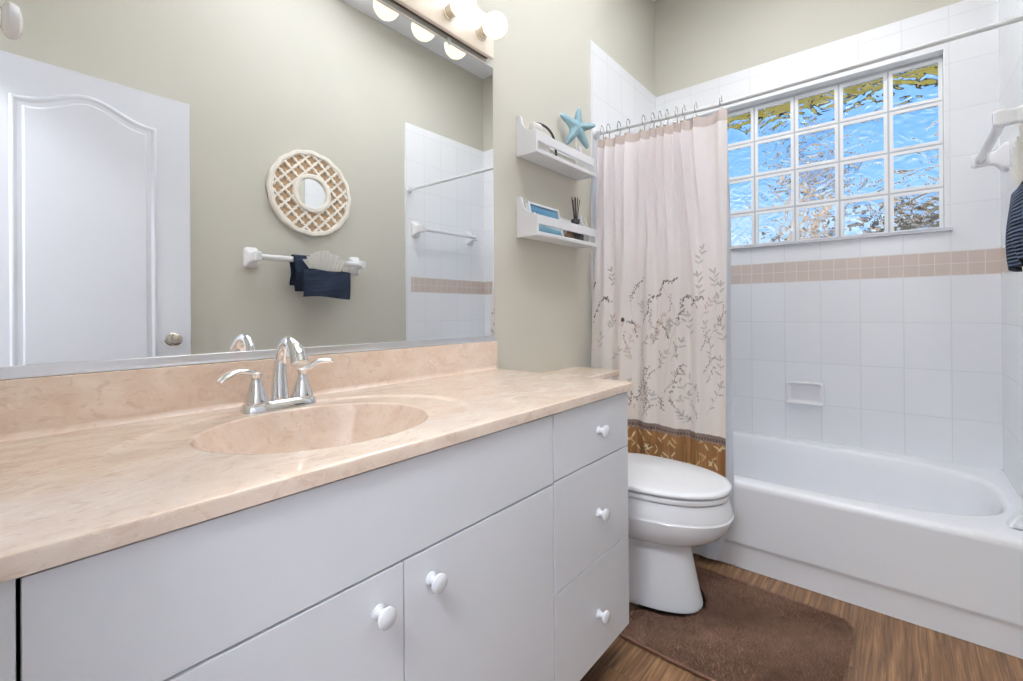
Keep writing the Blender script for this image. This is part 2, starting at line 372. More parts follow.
# baseboards
bm = B(); box(bm, 0, 0.012, 1.30, 1.98, 0, 0.085, 0.003); struct(part('baseboard_left', bm, white_wood))
bm = B(); box(bm, W - 0.012, W, -0.03, 1.985, 0, 0.085, 0.003); struct(part('baseboard_right', bm, white_wood))

# tile surround, 8 mm proud of the walls
TT = 0.008
def tiled(n, bm, m): struct(part('trim_%d' % n, bm, m, smooth=False))
ZL, ZBB, ZBT = 0.318, 1.180, 1.288
bm = B(); box(bm, TT, W - TT, YB - TT, YB, ZL, ZBB); tiled(2, bm, tile_back_lo)
bm = B(); box(bm, TT, W - TT, YB - TT, YB, ZBB, ZBT); tiled(3, bm, band_back)
bm = B()
box(bm, TT, WX0, YB - TT, YB, ZBT, ZT); box(bm, WX1, W - TT, YB - TT, YB, ZBT, ZT)
box(bm, WX0, WX1, YB - TT, YB, ZBT, WZ0); box(bm, WX0, WX1, YB - TT, YB, WZ1, ZT)
tiled(4, bm, tile_back_hi)
for k, (xa, xb) in enumerate(((0, TT), (W - TT, W))):
    bm = B(); box(bm, xa, xb, YT, YB, ZL, ZBB, 0.0); tiled(5 + 3 * k, bm, tile_side_lo)
    bm = B(); box(bm, xa, xb, YT + 0.045, YB, ZBB, ZBT); tiled(6 + 3 * k, bm, band_side)
    bm = B(); box(bm, xa, xb, YT, YB, ZBT, ZT); box(bm, xa, xb, YT, YT + 0.045, ZBB, ZBT); tiled(7 + 3 * k, bm, tile_side_hi)

# ------------------------------------------------------------------ glass block window
win = thing('window_1', 'glass block window of four rows above the bathtub', 'window', ((WX0 + WX1) / 2, YB + 0.05, WZ0)); struct(win); del win['category']; del win['label']
bm = B()                                                   # white mortar grid and jambs
gy0, gy1 = YB + 0.052, YB + 0.125
PX = (WX1 - WX0) / 6; PZ = 0.2; ZB0 = 1.392
for i in range(7):
    x = WX0 + i * PX; h = 0.004
    box(bm, max(WX0, x - h), min(WX1, x + h), gy0, gy1, WZ0, WZ1)
for j in range(5):
    z = ZB0 + j * PZ; h = 0.004
    box(bm, WX0, WX1, gy0 + 0.001, gy1 - 0.001, max(WZ0, z - h), min(WZ1, z + h if j < 4 else WZ1))
part('mortar_grid', bm, mortar, win, smooth=False)
bm = B()                                                   # plastered jamb lining
box(bm, WX0, WX0 + 0.003, YB - TT, gy0, WZ0, WZ1); box(bm, WX1 - 0.003, WX1, YB - TT, gy0, WZ0, WZ1); box(bm, WX0, WX1, YB - TT, gy0, WZ1 - 0.003, WZ1)
part('jamb_lining', bm, block_edge, win, smooth=False)
for i in range(6):
    for j in range(4):
        x0 = WX0 + i * PX + 0.004; x1 = WX0 + (i + 1) * PX - 0.004; z0 = ZB0 + j * PZ + 0.004; z1 = ZB0 + (j + 1) * PZ - 0.004
        bm = B()
        q = 0.014                                          # painted edge frame of the block
        z0c = max(z0, WZ0 + 0.001); ya, yb = gy0 - 0.002, gy0 + 0.012
        box(bm, x0, x0 + q, ya, yb, z0c, z1); box(bm, x1 - q, x1, ya, yb, z0c, z1)
        box(bm, x0 + q, x1 - q, ya, yb, z0c, z0 + q); box(bm, x0 + q, x1 - q, ya, yb, z1 - q, z1)
        blk = part('glass_block', bm, block_edge, win, smooth=False)
        bm = B(); box(bm, x0 + 0.0005, x1 - 0.0005, gy0 + 0.0125, gy1 + 0.002, z0c + 0.0005, z1 - 0.0005, 0.003, 2)
        part('glass_face', bm, glass_m, blk)
bm = B(); box(bm, WX0 - 0.02, WX1 + 0.022, YB - 0.028, gy0 + 0.01, WZ0 - 0.016, WZ0, 0.003)
struct(part('trim_11', bm, sillm))

# ------------------------------------------------------------------ outdoors, seen through the glass
bounce_ground_m = mat('pale_bounce_ground', S(206, 200, 184), 0.9, noise=0.3, scale=3)  # unseen ground, made pale to throw sunlight up at the soffit
bm = B(); box(bm, -14, 16, YB + 0.17, 26, -0.2, -0.1); tag(part('yard', bm, bounce_ground_m, smooth=False), 'pale patio outside the window, unseen, kept pale to bounce sun onto the eave', 'ground'); bpy.data.objects['yard']['kind'] = 'structure'; del bpy.data.objects['yard']['category']
eave_m = mat('olive_soffit', S(236, 218, 120), 0.8, noise=0.1, scale=4)
eave_d = mat('dark_gutter', S(70, 62, 40), 0.8)
bm = B(); box(bm, -2.5, 4.0, YB + 0.17, 3.62, 2.46, 2.52); box(bm, -2.5, 4.0, 3.62, 3.66, 2.385, 2.54)
for k in range(3): box(bm, -2.5, 4.0, 3.12 + 0.16 * k, 3.135 + 0.16 * k, 2.452, 2.46)
struct(part('trim_12', bm, eave_m, smooth=False))
bm = B(); box(bm, -2.5, 4.0, 3.660, 3.70, 2.372, 2.40); struct(part('trim_13', bm, eave_d, smooth=False))
bark = mat('pale_bark', S(196, 174, 152), 0.9, noise=0.25, scale=12)
leafm = mat('dark_leaves', S(86, 78, 56), 0.7, noise=0.5, scale=3)
random.seed(11)
def tree(loc, h, seed, label):
    rnd = random.Random(seed)
    r = thing('tree', label, 'tree', loc, None)
    bt = B(); bl = B()
    def grow(p, d, L, rad, lev):
        pts = [p]; q = Vector(p); dd = Vector(d)
        for _ in range(4):
            dd = (dd + Vector((rnd.uniform(-.25, .25), rnd.uniform(-.25, .25), rnd.uniform(-.05, .2)))).normalized(); q = q + dd * L / 4; pts.append(q.copy())
        tube(bt, pts, [rad * (1 - 0.35 * k / 4) for k in range(5)], 7)
        if lev < 3:
            for _ in range(3 if lev else 5):
                k = rnd.randint(2, 4); nd = (dd + Vector((rnd.uniform(-1, 1), rnd.uniform(-1, 1), rnd.uniform(-.1, .7)))).normalized()
                grow(pts[k], nd, L * rnd.uniform(.55, .75), rad * 0.58, lev + 1)
        else:
            for _ in range(3):
                c = pts[rnd.randint(1, 4)] + Vector((rnd.gauss(0, .06), rnd.gauss(0, .06), rnd.gauss(0, .06)))
                a = Vector((rnd.gauss(0, 1), rnd.gauss(0, 1), rnd.gauss(0, 1))).normalized() * 0.10; b2 = a.orthogonal().normalized() * 0.045
                vs = [bl.verts.new(c - a), bl.verts.new(c + b2), bl.verts.new(c + a), bl.verts.new(c - b2)]; bl.faces.new(vs)
    grow(Vector(loc), Vector((0, 0, 1)), h * 0.45, h * 0.05, 0)
    part('trunk', bt, bark, r); part('foliage', bl, leafm, r, smooth=False)
tree((-1.6, 6.6, -0.1), 3.9, 1, 'bare branching tree outside behind the left columns of the glass block window')
tree((0.2, 7.2, -0.1), 3.6, 2, 'pale barked tree outside behind the middle columns of the glass block window')
tree((1.9, 6.8, -0.1), 3.1, 4, 'low branching tree outside behind the right columns of the glass block window')
tree((-0.7, 5.2, -0.1), 2.5, 7, 'small pale tree outside close behind the left columns of the glass block window')
tree((0.9, 5.4, -0.1), 2.4, 9, 'small pale tree outside close behind the middle columns of the glass block window')
tree((2.6, 8.6, -0.1), 3.6, 12, 'far tree outside behind the right edge of the glass block window')

# ------------------------------------------------------------------ bathtub
tub = thing('bathtub', 'white built-in bathtub with a plain apron under the glass block window', 'bathtub', (0.76, 1.995, 0))
ZR = 0.347
bm = B()
cx, cyy = 0.765, 2.42; NA = 120
x0, x1, y0, y1 = 0.002, W - 0.002, 1.998, YB - 0.001
angs = sorted([2 * PI * i / NA for i in range(NA)] + [math.atan2(b - cyy, a - cx) % (2 * PI) for a in (x0, x1) for b in (y0, y1)])
def rect_pt(t, ins=0.0):
    c, s = math.cos(t), math.sin(t); k = 1e9
    if abs(c) > 1e-9: k = min(k, ((x1 - ins if c > 0 else x0 + ins) - cx) / c)
    if abs(s) > 1e-9: k = min(k, ((y1 - ins if s > 0 else y0 + ins) - cyy) / s)
    return cx + c * k, cyy + s * k
def sup(t, a, b, n):
    c, s = math.cos(t), math.sin(t); r = (abs(c / a) ** n + abs(s / b) ** n) ** (-1.0 / n); return cx + c * r, cyy + s * r
rings = []
def ring2(f, z): rings.append([Vector((*f(t), z)) for t in angs])
ZBK = lambda y: ZR - 0.018 * sstep(2.75, 2.853, y)
ring2(lambda t: rect_pt(t), 0.0)
ring2(lambda t: rect_pt(t), 0.10); ring2(lambda t: rect_pt(t, -0.0), 0.30)
ring2(lambda t: rect_pt(t), ZR - 0.012); ring2(lambda t: rect_pt(t, 0.004), ZR - 0.003); ring2(lambda t: rect_pt(t, 0.012), ZR)
for (a, b, n, z) in ((0.712, 0.366, 3.2, ZR), (0.700, 0.352, 3.2, ZR - 0.004), (0.690, 0.340, 3.2, ZR - 0.016), (0.675, 0.325, 3.1, ZR - 0.06), (0.65, 0.305, 3.0, ZR - 0.16), (0.62, 0.285, 2.9, ZR - 0.24), (0.58, 0.26, 2.8, ZR - 0.275), (0.50, 0.21, 2.6, ZR - 0.287), (0.2, 0.09, 2.2, ZR - 0.29)):
    ring2(lambda t: sup(t, a, b, n), z)
loft(bm, rings, cap0=True, cap1=True)
part('tub_shell', bm, enamel, tub, ang=50)
bm = B()                                                    # apron: upper panel overhangs the lower one
prof = [(1.9985, 0.0), (1.9935, 0.004), (1.9935, 0.082), (1.990, 0.092), (1.982, 0.104), (1.981, 0.112), (1.981, 0.325), (1.983, 0.338), (1.9985, 0.3465)]
prof = [(1.9985, 0.0), (1.996, 0.002), (1.996, 0.080), (1.984, 0.100), (1.982, 0.110), (1.983, 0.322), (1.986, 0.337), (1.992, 0.344), (2.000, 0.3465)]
loft(bm, [[Vector((x, y, z)) for (y, z) in prof] for x in (0.001, W - 0.013)])
part('apron', bm, enamel, tub, ang=60)
# splash guard standing on the rim corner
bm = B()
xr_ = W - TT - 0.0005
def sg(y, k): return [Vector((1.437 + k, y, ZR + 0.0045)), Vector((xr_, y, ZR + 0.0045)), Vector((xr_, y, ZR + 0.152 - 2 * k)), Vector((xr_ - 0.010, y, ZR + 0.146 - 2 * k)), Vector((1.462 + k, y, ZR + 0.052)), Vector((1.441 + k, y, ZR + 0.012))]
loft(bm, [sg(2.088, 0.006), sg(2.094, 0.0), sg(2.128, 0.0), sg(2.136, 0.006)])
box(bm, 1.475, xr_, 2.100, 2.122, ZR - 0.0005, ZR + 0.0046)
tag(part('splash_guard', bm, tapewhite, smooth=False, base=(1.48, 2.11, ZR)), 'white triangular plastic splash guard on the front corner of the tub rim', 'splash guard')

# soap dish on the back wall
sd = thing('soap_dish', 'white ceramic soap dish set in the tile above the bathtub', 'soap dish', (0.80, YB - TT, 0.59))
bm = B(); yF = YB - TT
def rr(x0, x1, z0, z1, r, y, n=6):
    o = []
    for (cxx, czz, a0) in ((x1 - r, z1 - r, 0), (x0 + r, z1 - r, PI / 2), (x0 + r, z0 + r, PI), (x1 - r, z0 + r, 1.5 * PI)):
        for k in range(n + 1):
            a = a0 + PI / 2 * k / n; o.append(Vector((cxx + r * math.cos(a), y, czz + r * math.sin(a))))
    return o
sx0, sx1, sz0, sz1 = 0.716, 0.886, 0.532, 0.654
loft(bm, [rr(sx0, sx1, sz0, sz1, 0.016, yF + 0.0), rr(sx0, sx1, sz0, sz1, 0.016, yF - 0.014), rr(sx0 + 0.003, sx1 - 0.003, sz0 + 0.003, sz1 - 0.003, 0.014, yF - 0.020), rr(sx0 + 0.009, sx1 - 0.009, sz0 + 0.009, sz1 - 0.009, 0.012, yF - 0.021), rr(sx0 + 0.014, sx1 - 0.014, sz0 + 0.014, sz1 - 0.014, 0.010, yF - 0.017), rr(sx0 + 0.024, sx1 - 0.024, sz0 + 0.026, sz1 - 0.018, 0.010, yF - 0.004)])
part('dish', bm, ceramic, sd, ang=60)
bm = B(); tube(bm, [(sx0 + 0.008, yF - 0.020, sz0 + 0.010), (sx0 + 0.03, yF - 0.030, sz0 + 0.010), (sx1 - 0.03, yF - 0.030, sz0 + 0.010), (sx1 - 0.008, yF - 0.020, sz0 + 0.010)], 0.008, 12)
part('front_lip', bm, ceramic, sd)

# ------------------------------------------------------------------ ceramic towel bars
def post(bm, x, y, z, xe, hy=0.036, hz=0.056):
    secs = [(x, 1.0), (x - 0.010, 1.0), (x - 0.018, 0.86), (x - 0.032, 0.52), (x - 0.05, 0.42), (xe + 0.024, 0.40), (xe, 0.46), (xe - 0.016, 0.46), (xe - 0.024, 0.36)]
    rs = []
    for (xx, k) in secs:
        a, b = hy * k, max(hz * k, 0.020 if k < 0.9 else 0)
        r = min(a, b) * 0.45; o = []
        for (sy, szz, a0) in ((1, 1, 0), (-1, 1, PI / 2), (-1, -1, PI), (1, -1, 1.5 * PI)):
            for q in range(5):
                an = a0 + PI / 2 * q / 4; o.append(Vector((xx, y + sy * (a - r) + r * math.cos(an), z + szz * (b - r) + r * math.sin(an))))
        rs.append(o)
    loft(bm, rs)
def towel_bar(label, xw, ya, yb, z, xb, rad):
    r = thing('towel_bar', label, 'towel bar', (xw, (ya + yb) / 2, z), 'ceramic towel bars')
    for y in (ya, yb):
        bm = B(); post(bm, xw, y, z, xb); part('post', bm, ceramic, r, ang=50)
    bm = B(); lathe(bm, [(rad, 0), (rad, yb - ya)], (xb, ya, z), (0, 1, 0), 20); part('bar', bm, ceramic, r)
    return r
towel_bar('white ceramic towel bar on the tiled wall inside the tub surround', W - TT, 2.115, 2.665, 1.632, 1.437, 0.015)
towel_bar('white ceramic towel bar on the painted wall holding the navy towel', W, 1.005, 1.625, 1.335, 1.432, 0.016)

# navy towel folded over the bar as a pocket, fan-folded cloth inside
tw = thing('hand_towel', 'navy blue ribbed hand towel folded into a pocket over the towel bar', 'towel', (1.442, 1.36, 1.335))
def drape(bm, ya, yb, front, back, th, xoff, zf, zb, seed):
    rnd = random.Random(seed); prof = []
    xb, zc = 1.432, 1.335; rr_ = 0.018 + xoff
    for z in np.linspace(zf, zc, 12): prof.append((xb - rr_ - 0.012 * math.sin(PI * (zc - z) / max(1e-6, zc - zf)) , z))
    for a in np.linspace(PI, 0, 11)[1:-1]: prof.append((xb + rr_ * math.cos(a), zc + rr_ * math.sin(a)))
    for z in np.linspace(zc, zb, 10): prof.append((xb + rr_, z))
    ph = rnd.uniform(0, 6)
    ys = np.linspace(ya, yb, 22); outer = []
    nrm = []
    for i in range(len(prof)):
        a = prof[max(0, i - 1)]; b = prof[min(len(prof) - 1, i + 1)]; t = Vector((b[0] - a[0], b[1] - a[1])).normalized(); nrm.append((-t.y, t.x))
    rings = []
    for y in ys:
        e = 1 - 0.0 * y
        wob = 0.0025 * math.sin(y * 70 + ph)
        o = [Vector((p[0] + n[0] * (th / 2 + wob), y + 0.004 * math.sin(p[1] * 50 + ph), p[1] + n[1] * (th / 2))) for p, n in zip(prof, nrm)]
        q = [Vector((p[0] - n[0] * (th / 2 - wob), y + 0.004 * math.sin(p[1] * 50 + ph), p[1] - n[1] * (th / 2))) for p, n in zip(prof, nrm)]
        rings.append(o + q[::-1])
    loft(bm, rings)
bm = B(); drape(bm, 1.19, 1.47, 1, 1, 0.009, 0.006, 1.155, 1.19, 3); part('drape', bm, towel_m, tw, ang=60)
bm = B()                                                     # front pocket, a bulging panel
rings = []
for y in np.linspace(1.226, 1.512, 24):
    t = (y - 1.226) / 0.286; bul = 0.020 * abs(math.sin(PI * t)) ** 0.6
    top = 1.283 - 0.010 * t + 0.003 * math.sin(9 * t); bot = 1.118 + 0.006 * math.sin(5 * t) + 0.006 * (1 - t)
    f = []; bk = []
    for z in np.linspace(top, bot, 14):
        k = (top - z) / (top - bot); xx = 1.380 - bul * (0.5 + 0.5 * math.sin(PI * k)) - 0.006 * math.sin(14 * t + 3 * k) * k
        f.append(Vector((xx - 0.006, y, z))); bk.append(Vector((xx + 0.004, y, z)))
    rings.append(f + bk[::-1])
loft(bm, rings); part('pocket', bm, towel_m, tw, ang=60)
fan = thing('fan_folded_cloth', 'white fan-folded cloth standing in the navy towel pocket', 'cloth', (1.40, 1.40, 1.25))
rnd = random.Random(5)
for k in range(11):
    a = (k - 5) / 5.0; y0_ = 1.37 + a * 0.055; y1_ = 1.360 + a * 0.112; zt_ = 1.388 - 0.055 * abs(a) ** 1.6 + rnd.uniform(-.006, .006)
    bm = B(); wv = 0.017; rings = []
    for s in np.linspace(0, 1, 8):
        yc_ = y0_ + (y1_ - y0_) * s; zc_ = 1.235 + (zt_ - 1.235) * s; ww = 0.007 + wv * s; bow = -0.012 * s * s
        rings.append([Vector((1.387 + bow + 0.012 * s, yc_ - ww, zc_)), Vector((1.376 + bow, yc_ - ww * 0.1, zc_ + 0.002 * s)), Vector((1.387 + bow + 0.012 * s, yc_ + ww, zc_)), Vector((1.391 + bow + 0.012 * s, yc_, zc_))])
    loft(bm, rings); part('pleat', bm, fan_m, fan, smooth=False)

# round lattice mirror on the right wall
med = thing('lattice_wall_mirror', 'round white lattice framed mirror with scalloped edge on the right wall', 'mirror', (W, 1.342, 1.745))
MC = Vector((W, 1.342, 1.745)); MR = 0.252
def mp(r, a, x): return Vector((x, MC.y + r * math.cos(a), MC.z + r * math.sin(a)))
bm = B(); n = 192
def scal(a, R): return R * (1 + 0.022 * abs(math.cos(8 * a)) - 0.011)
prof = [(0.0, W - 0.004), (0.0, W - 0.022), (-0.006, W - 0.028), (-0.022, W - 0.028), (-0.027, W - 0.022), (-0.027, W - 0.004)]
ringsm = [[mp(scal(2 * PI * i / n, MR) + dr, 2 * PI * i / n, x) for i in range(n)] for dr, x in prof + prof[:1]]
loft(bm, ringsm, False, False); bmesh.ops.remove_doubles(bm, verts=bm.verts[:], dist=1e-5)
part('outer_ring', bm, lattice_white, med)
bm = B(); loft(bm, [[mp(scal(2 * PI * i / n, MR) - 0.012, 2 * PI * i / n, x) for i in range(n)] for x in (W - 0.001, W - 0.006)]); part('backing', bm, lattice_tan, med, smooth=False, label='tan backing board')
bm = B(); ri, ro = 0.088, 0.114
prof = [(ro, W - 0.006), (ro, W - 0.026), (ro - 0.006, W - 0.031), (ri + 0.004, W - 0.031), (ri, W - 0.026), (ri, W - 0.006), (ro, W - 0.006)]
loft(bm, [[mp(r, 2 * PI * i / 64, x) for i in range(64)] for r, x in prof], False, False); bmesh.ops.remove_doubles(bm, verts=bm.verts[:], dist=1e-5)
part('inner_ring', bm, lattice_white, med)
bm = B(); loft(bm, [[mp(ri + 0.001, 2 * PI * i / 64, x) for i in range(64)] for x in (W - 0.008, W - 0.016)]); part('mirror_glass', bm, mirror_m, med, smooth=False)
bm = B()                                                     # diagonal lattice of cusped bars
step = 0.080; hw = 0.0056
def inside(p):
    r = math.hypot(p[0], p[1]); return ro - 0.004 < r < MR - 0.020
for d in (1, -1):
    for k in range(-14, 15):
        c0 = k * step
        # line through (c0,0) at 45 degrees, broken into pieces inside the annulus
        seg = None; L = []
        for s in np.arange(-0.5, 0.5001, 0.004):
            p = (c0 + s * 0.7071, d * s * 0.7071)
            if inside(p): seg = (seg[0], s) if seg else (s, s)
            elif seg:
                L.append(seg); seg = None
        for (sa, sb) in L:
            if sb - sa < 0.012: continue
            m_ = int((sb - sa) / 0.004) + 1; rings = []
            for s in np.linspace(sa, sb, m_):
                # nodes (crossings) every step*0.7071 along the bar; swell there and at mid-bar cusps
                phs = (s / (step * 0.35355)); wd = hw * (1.0 + 0.9 * abs(math.cos(PI * phs)) ** 6)
                cxp = c0 + s * 0.7071; czp = d * s * 0.7071; nx, nz = -d * 0.7071, 0.7071
                rings.append([Vector((x, MC.y + cxp + nx * o_ * wd, MC.z + czp + nz * o_ * wd)) for x, o_ in ((W - 0.006, -1), (W - 0.021, -1), (W - 0.023, 0), (W - 0.021, 1), (W - 0.006, 1))])
            loft(bm, rings)
part('lattice', bm, lattice_white, med, smooth=False)

# ------------------------------------------------------------------ open door against the right wall
door = thing('door_1', 'white arched panel door folded open against the right wall', 'door', (1.50, -0.02, 0)); struct(door); del door['category']; del door['label']
XD = 1.478
bm = B(); box(bm, XD, 1.513, -0.025, 0.716, 0.012, 2.055, 0.0015, 1); part('door_leaf', bm, door_paint, door, smooth=False)
def arch(ya, yb, za, zb, ins, x, rise, n=40):
    o = [Vector((x, ya + ins, za + ins)), Vector((x, yb - ins, za + ins))]
    for k in range(n + 1):
        t = k / n; y = (yb - ins) + (ya - yb + 2 * ins) * t
        o.append(Vector((x, y, zb - ins + rise * (0.5 - 0.5 * math.cos(2 * PI * t)) ** 1.25)))
    return o
for (za, zb, rise) in ((0.795, 1.898, 0.068), (0.12, 0.70, 0.0)):
    bm = B()
    rs = [arch(0.117, 0.584, za, zb, i_, XD - d_, rise) for i_, d_ in ((0.0, -0.0005), (0.006, 0.006), (0.012, 0.007), (0.022, 0.0015), (0.036, 0.0015), (0.042, 0.007), (0.048, 0.0078))]
    loft(bm, rs); part('door_panel', bm, door_paint, door, ang=25)
kn = None
bm = B(); lathe(bm, [(0.031, 0), (0.031, 0.004), (0.026, 0.008), (0.012, 0.011), (0.0105, 0.036), (0.018, 0.040), (0.026, 0.047), (0.0285, 0.058), (0.026, 0.068), (0.018, 0.073), (0.001, 0.0745)], (XD, 0.640, 0.913), (-1, 0, 0), 32)
part('door_knob', bm, nickel, door, label='brushed nickel round door knob')
bm = B(); box(bm, XD + 0.006, XD + 0.028, 0.7155, 0.7185, 0.88, 0.945, 0.0008); part('latch_plate', bm, nickel, door)
bm = B()
for zz in (0.25, 1.05, 1.85): lathe(bm, [(0.006, 0), (0.006, 0.09)], (1.505, -0.0275, zz), (0, 0, 1), 10)
part('hinge', bm, nickel, door)

# robe hook on the near wall, left of the mirror
rh = thing('robe_hook', 'white ceramic robe hook with a round knob at the mirror corner', 'hook', (0.390, YN, 1.373))
bm = B(); lathe(bm, [(0.028, 0), (0.028, 0.007), (0.022, 0.013), (0.011, 0.022), (0.0085, 0.058), (0.0095, 0.062)], (0.390, YN, 1.373), (0, 1, 0.0), 24); part('stem', bm, ceramic, rh)
bm = B(); lathe(bm, [(0.009, 0.059), (0.0170, 0.062), (0.0198, 0.0655), (0.0200, 0.069), (0.0175, 0.0735), (0.010, 0.0765), (0.001, 0.077)], (0.390, YN, 1.373), (0, 1, 0.0), 28); part('knob', bm, ceramic, rh)

# ------------------------------------------------------------------ vanity cabinet
van = thing('vanity_cabinet', 'glossy white vanity cabinet with flat doors and three drawers under the marble counter', 'cabinet', (0.28, 0.63, 0))
knob_m = mat('knob_ceramic', S(222, 223, 227), 0.15, noise=0.006, scale=9)
XF = 0.563; FT = 0.017; YV = 1.263
bm = B()
box(bm, 0.002, XF - FT - 0.002, YV - 0.018, YV, 0.109, 0.797); box(bm, 0.002, 0.47, YV - 0.036, YV - 0.018, 0.0, 0.112)              # right side panel
box(bm, 0.002, XF - FT - 0.002, YN + 0.001, YN + 0.018, 0.0, 0.797)
box(bm, 0.002, XF - FT - 0.002, YN + 0.018, YV - 0.018, 0.10, 0.115)
box(bm, 0.47, 0.485, YN + 0.018, YV - 0.018, 0.0, 0.112)                  # toe kick
box(bm, XF - FT - 0.02, XF - FT - 0.002, YN + 0.018, YV - 0.018, 0.62, 0.655); box(bm, XF - FT - 0.02, XF - FT - 0.002, 0.865, 0.895, 0.115, 0.797)
box(bm, 0.46, 0.478, YN + 0.018, YV - 0.018, 0.12, 0.64)
part('carcass', bm, shadow_dark if False else gloss_white, van, smooth=False)
bm = B(); box(bm, XF - FT, XF - 0.0015, YN + 0.001, 0.0302, 0.109, 0.7965, 0.001, 1); part('filler_strip', bm, gloss_white, van)
def front(name, ya, yb, za, zb, knob=None):
    bm = B(); box(bm, XF - FT, XF, ya, yb, za, zb, 0.0012, 2); f = part(name, bm, gloss_white, van)
    if knob:
        bm = B(); lathe(bm, [(0.0115, 0), (0.0115, 0.002), (0.0078, 0.005), (0.0068, 0.012), (0.0085, 0.016), (0.0142, 0.0180), (0.0162, 0.0212), (0.0158, 0.0246), (0.0122, 0.0272), (0.006, 0.0284), (0.0005, 0.0286)], (XF - 0.0003, knob[0], knob[1]), (1, 0, 0), 30)
        part('knob', bm, knob_m, f, label='round white ceramic knob')
    return f
front('false_front', 0.0335, 0.8765, 0.6335, 0.7918)
front('door', 0.0335, 0.4550, 0.109, 0.6295, (0.409, 0.572))
front('door', 0.4575, 0.8765, 0.109, 0.6295, (0.512, 0.577))
front('drawer', 0.8815, 1.2625, 0.6365, 0.7918, (1.089, 0.714))
front('drawer', 0.8815, 1.2625, 0.3735, 0.6335, (1.087, 0.495))
front('drawer', 0.8815, 1.2625, 0.109, 0.3705, (1.083, 0.228))

# countertop with moulded oval basin
ct = thing('vanity_countertop', 'beige cultured marble vanity countertop with an oval moulded sink', 'countertop', (0.30, 0.63, 0.797))
cx, cyy = 0.320, 0.449; A_, Bb = 0.210, 0.181; ZK = 0.820
x0, x1, y0, y1 = 0.001, 0.573, YN + 0.001, 1.288
angs = sorted([2 * PI * i / 200 for i in range(200)] + [math.atan2(b - cyy, a - cx) % (2 * PI) for a in (x0, x1) for b in (y0, y1)])
rings = []
def ell(t, bx, ay):
    c, s = math.cos(t), math.sin(t); r = 1.0 / math.sqrt((c / bx) ** 2 + (s / ay) ** 2); return cx + c * r, cyy + s * r
def deck(x, y):
    f = sstep(0.50, 0.40, x) if y > cyy else sstep(0.34, 0.22, x)
    e = math.hypot((x - cx) / 0.250, (y - cyy) / 0.325)
    return -0.0042 * f * sstep(1.0, 0.955, e) 
def addr(fn, zf): rings.append([Vector((*fn(t), 0)) for t in angs]); [setattr(v, 'z', zf(v.x, v.y)) for v in rings[-1]]
addr(lambda t: rect_pt(t, 0.03), lambda x, y: 0.7972)
addr(lambda t: rect_pt(t), lambda x, y: 0.7972)
addr(lambda t: rect_pt(t), lambda x, y: ZK - 0.005)
addr(lambda t: rect_pt(t, 0.0015), lambda x, y: ZK - 0.0015)
addr(lambda t: rect_pt(t, 0.005), lambda x, y: ZK)
def mixr(k):
    def f(t):
        a = rect_pt(t, 0.006); b = ell(t, 0.252, 0.3275)
        ra = math.hypot(a[0] - cx, a[1] - cyy); rb = math.hypot(b[0] - cx, b[1] - cyy); rb = min(rb, ra - 0.0005)
        r = ra + (rb - ra) * k; return cx + math.cos(t) * r, cyy + math.sin(t) * r
    return f
addr(mixr(0.5), lambda x, y: ZK); addr(mixr(1.0), lambda x, y: ZK)
for e in (1.0, 0.985, 0.97, 0.955, 0.93, 0.88):
    def f(t, e=e):
        b = ell(t, 0.250 * e, 0.325 * e); a = rect_pt(t, 0.008 + (1 - e) * .05); ra = math.hypot(a[0] - cx, a[1] - cyy); rb = math.hypot(b[0] - cx, b[1] - cyy); r = min(ra, rb)
        return cx + math.cos(t) * r, cyy + math.sin(t) * r
    addr(f, lambda x, y: ZK + deck(x, y))
for e in (1.08, 1.045, 1.02, 1.005): addr(lambda t: ell(t, Bb * e, A_ * e), lambda x, y: ZK + deck(x, y) + 0.0012 * sstep(1.1, 1.04, math.hypot((x - cx) / Bb, (y - cyy) / A_)) - (0.003 if e < 1.01 else 0.0005 if e < 1.03 else 0))
for e in (0.985, 0.965, 0.93, 0.88, 0.80, 0.70, 0.58, 0.45, 0.30, 0.15, 0.07):
    addr(lambda t: ell(t, Bb * e, A_ * e), lambda x, y: ZK - 0.006 - 0.150 * (1 - e ** 4.6) - 0.004)
loft(bm := B(), rings, cap0=False, cap1=True)
part('counter_slab', bm, marble_m, ct, ang=38)
bm = B(); box(bm, 0.001, 0.020, YN + 0.001, 1.298, ZK - 0.001, 0.922, 0.003); part('backsplash', bm, marble_m, ct)
bm = B()                                                    # cove where the backsplash meets the deck
loft(bm, [[Vector((0.0195, y, ZK - 0.001)), Vector((0.030, y, ZK - 0.0005)), Vector((0.0245, y, ZK + 0.0025)), Vector((0.0215, y, ZK + 0.006)), Vector((0.0195, y, ZK + 0.012))] for y in (YN + 0.001, 1.285)]); part('cove', bm, marble_m, ct, ang=80)
bm = B(); lathe(bm, [(0.021, -0.004), (0.022, 0.001), (0.018, 0.003), (0.0165, 0.001), (0.0165, 0.0035), (0.010, 0.005), (0.0005, 0.0052)], (cx, cyy, 0.6608), (0, 0, 1), 24); part('drain', bm, chrome, ct)

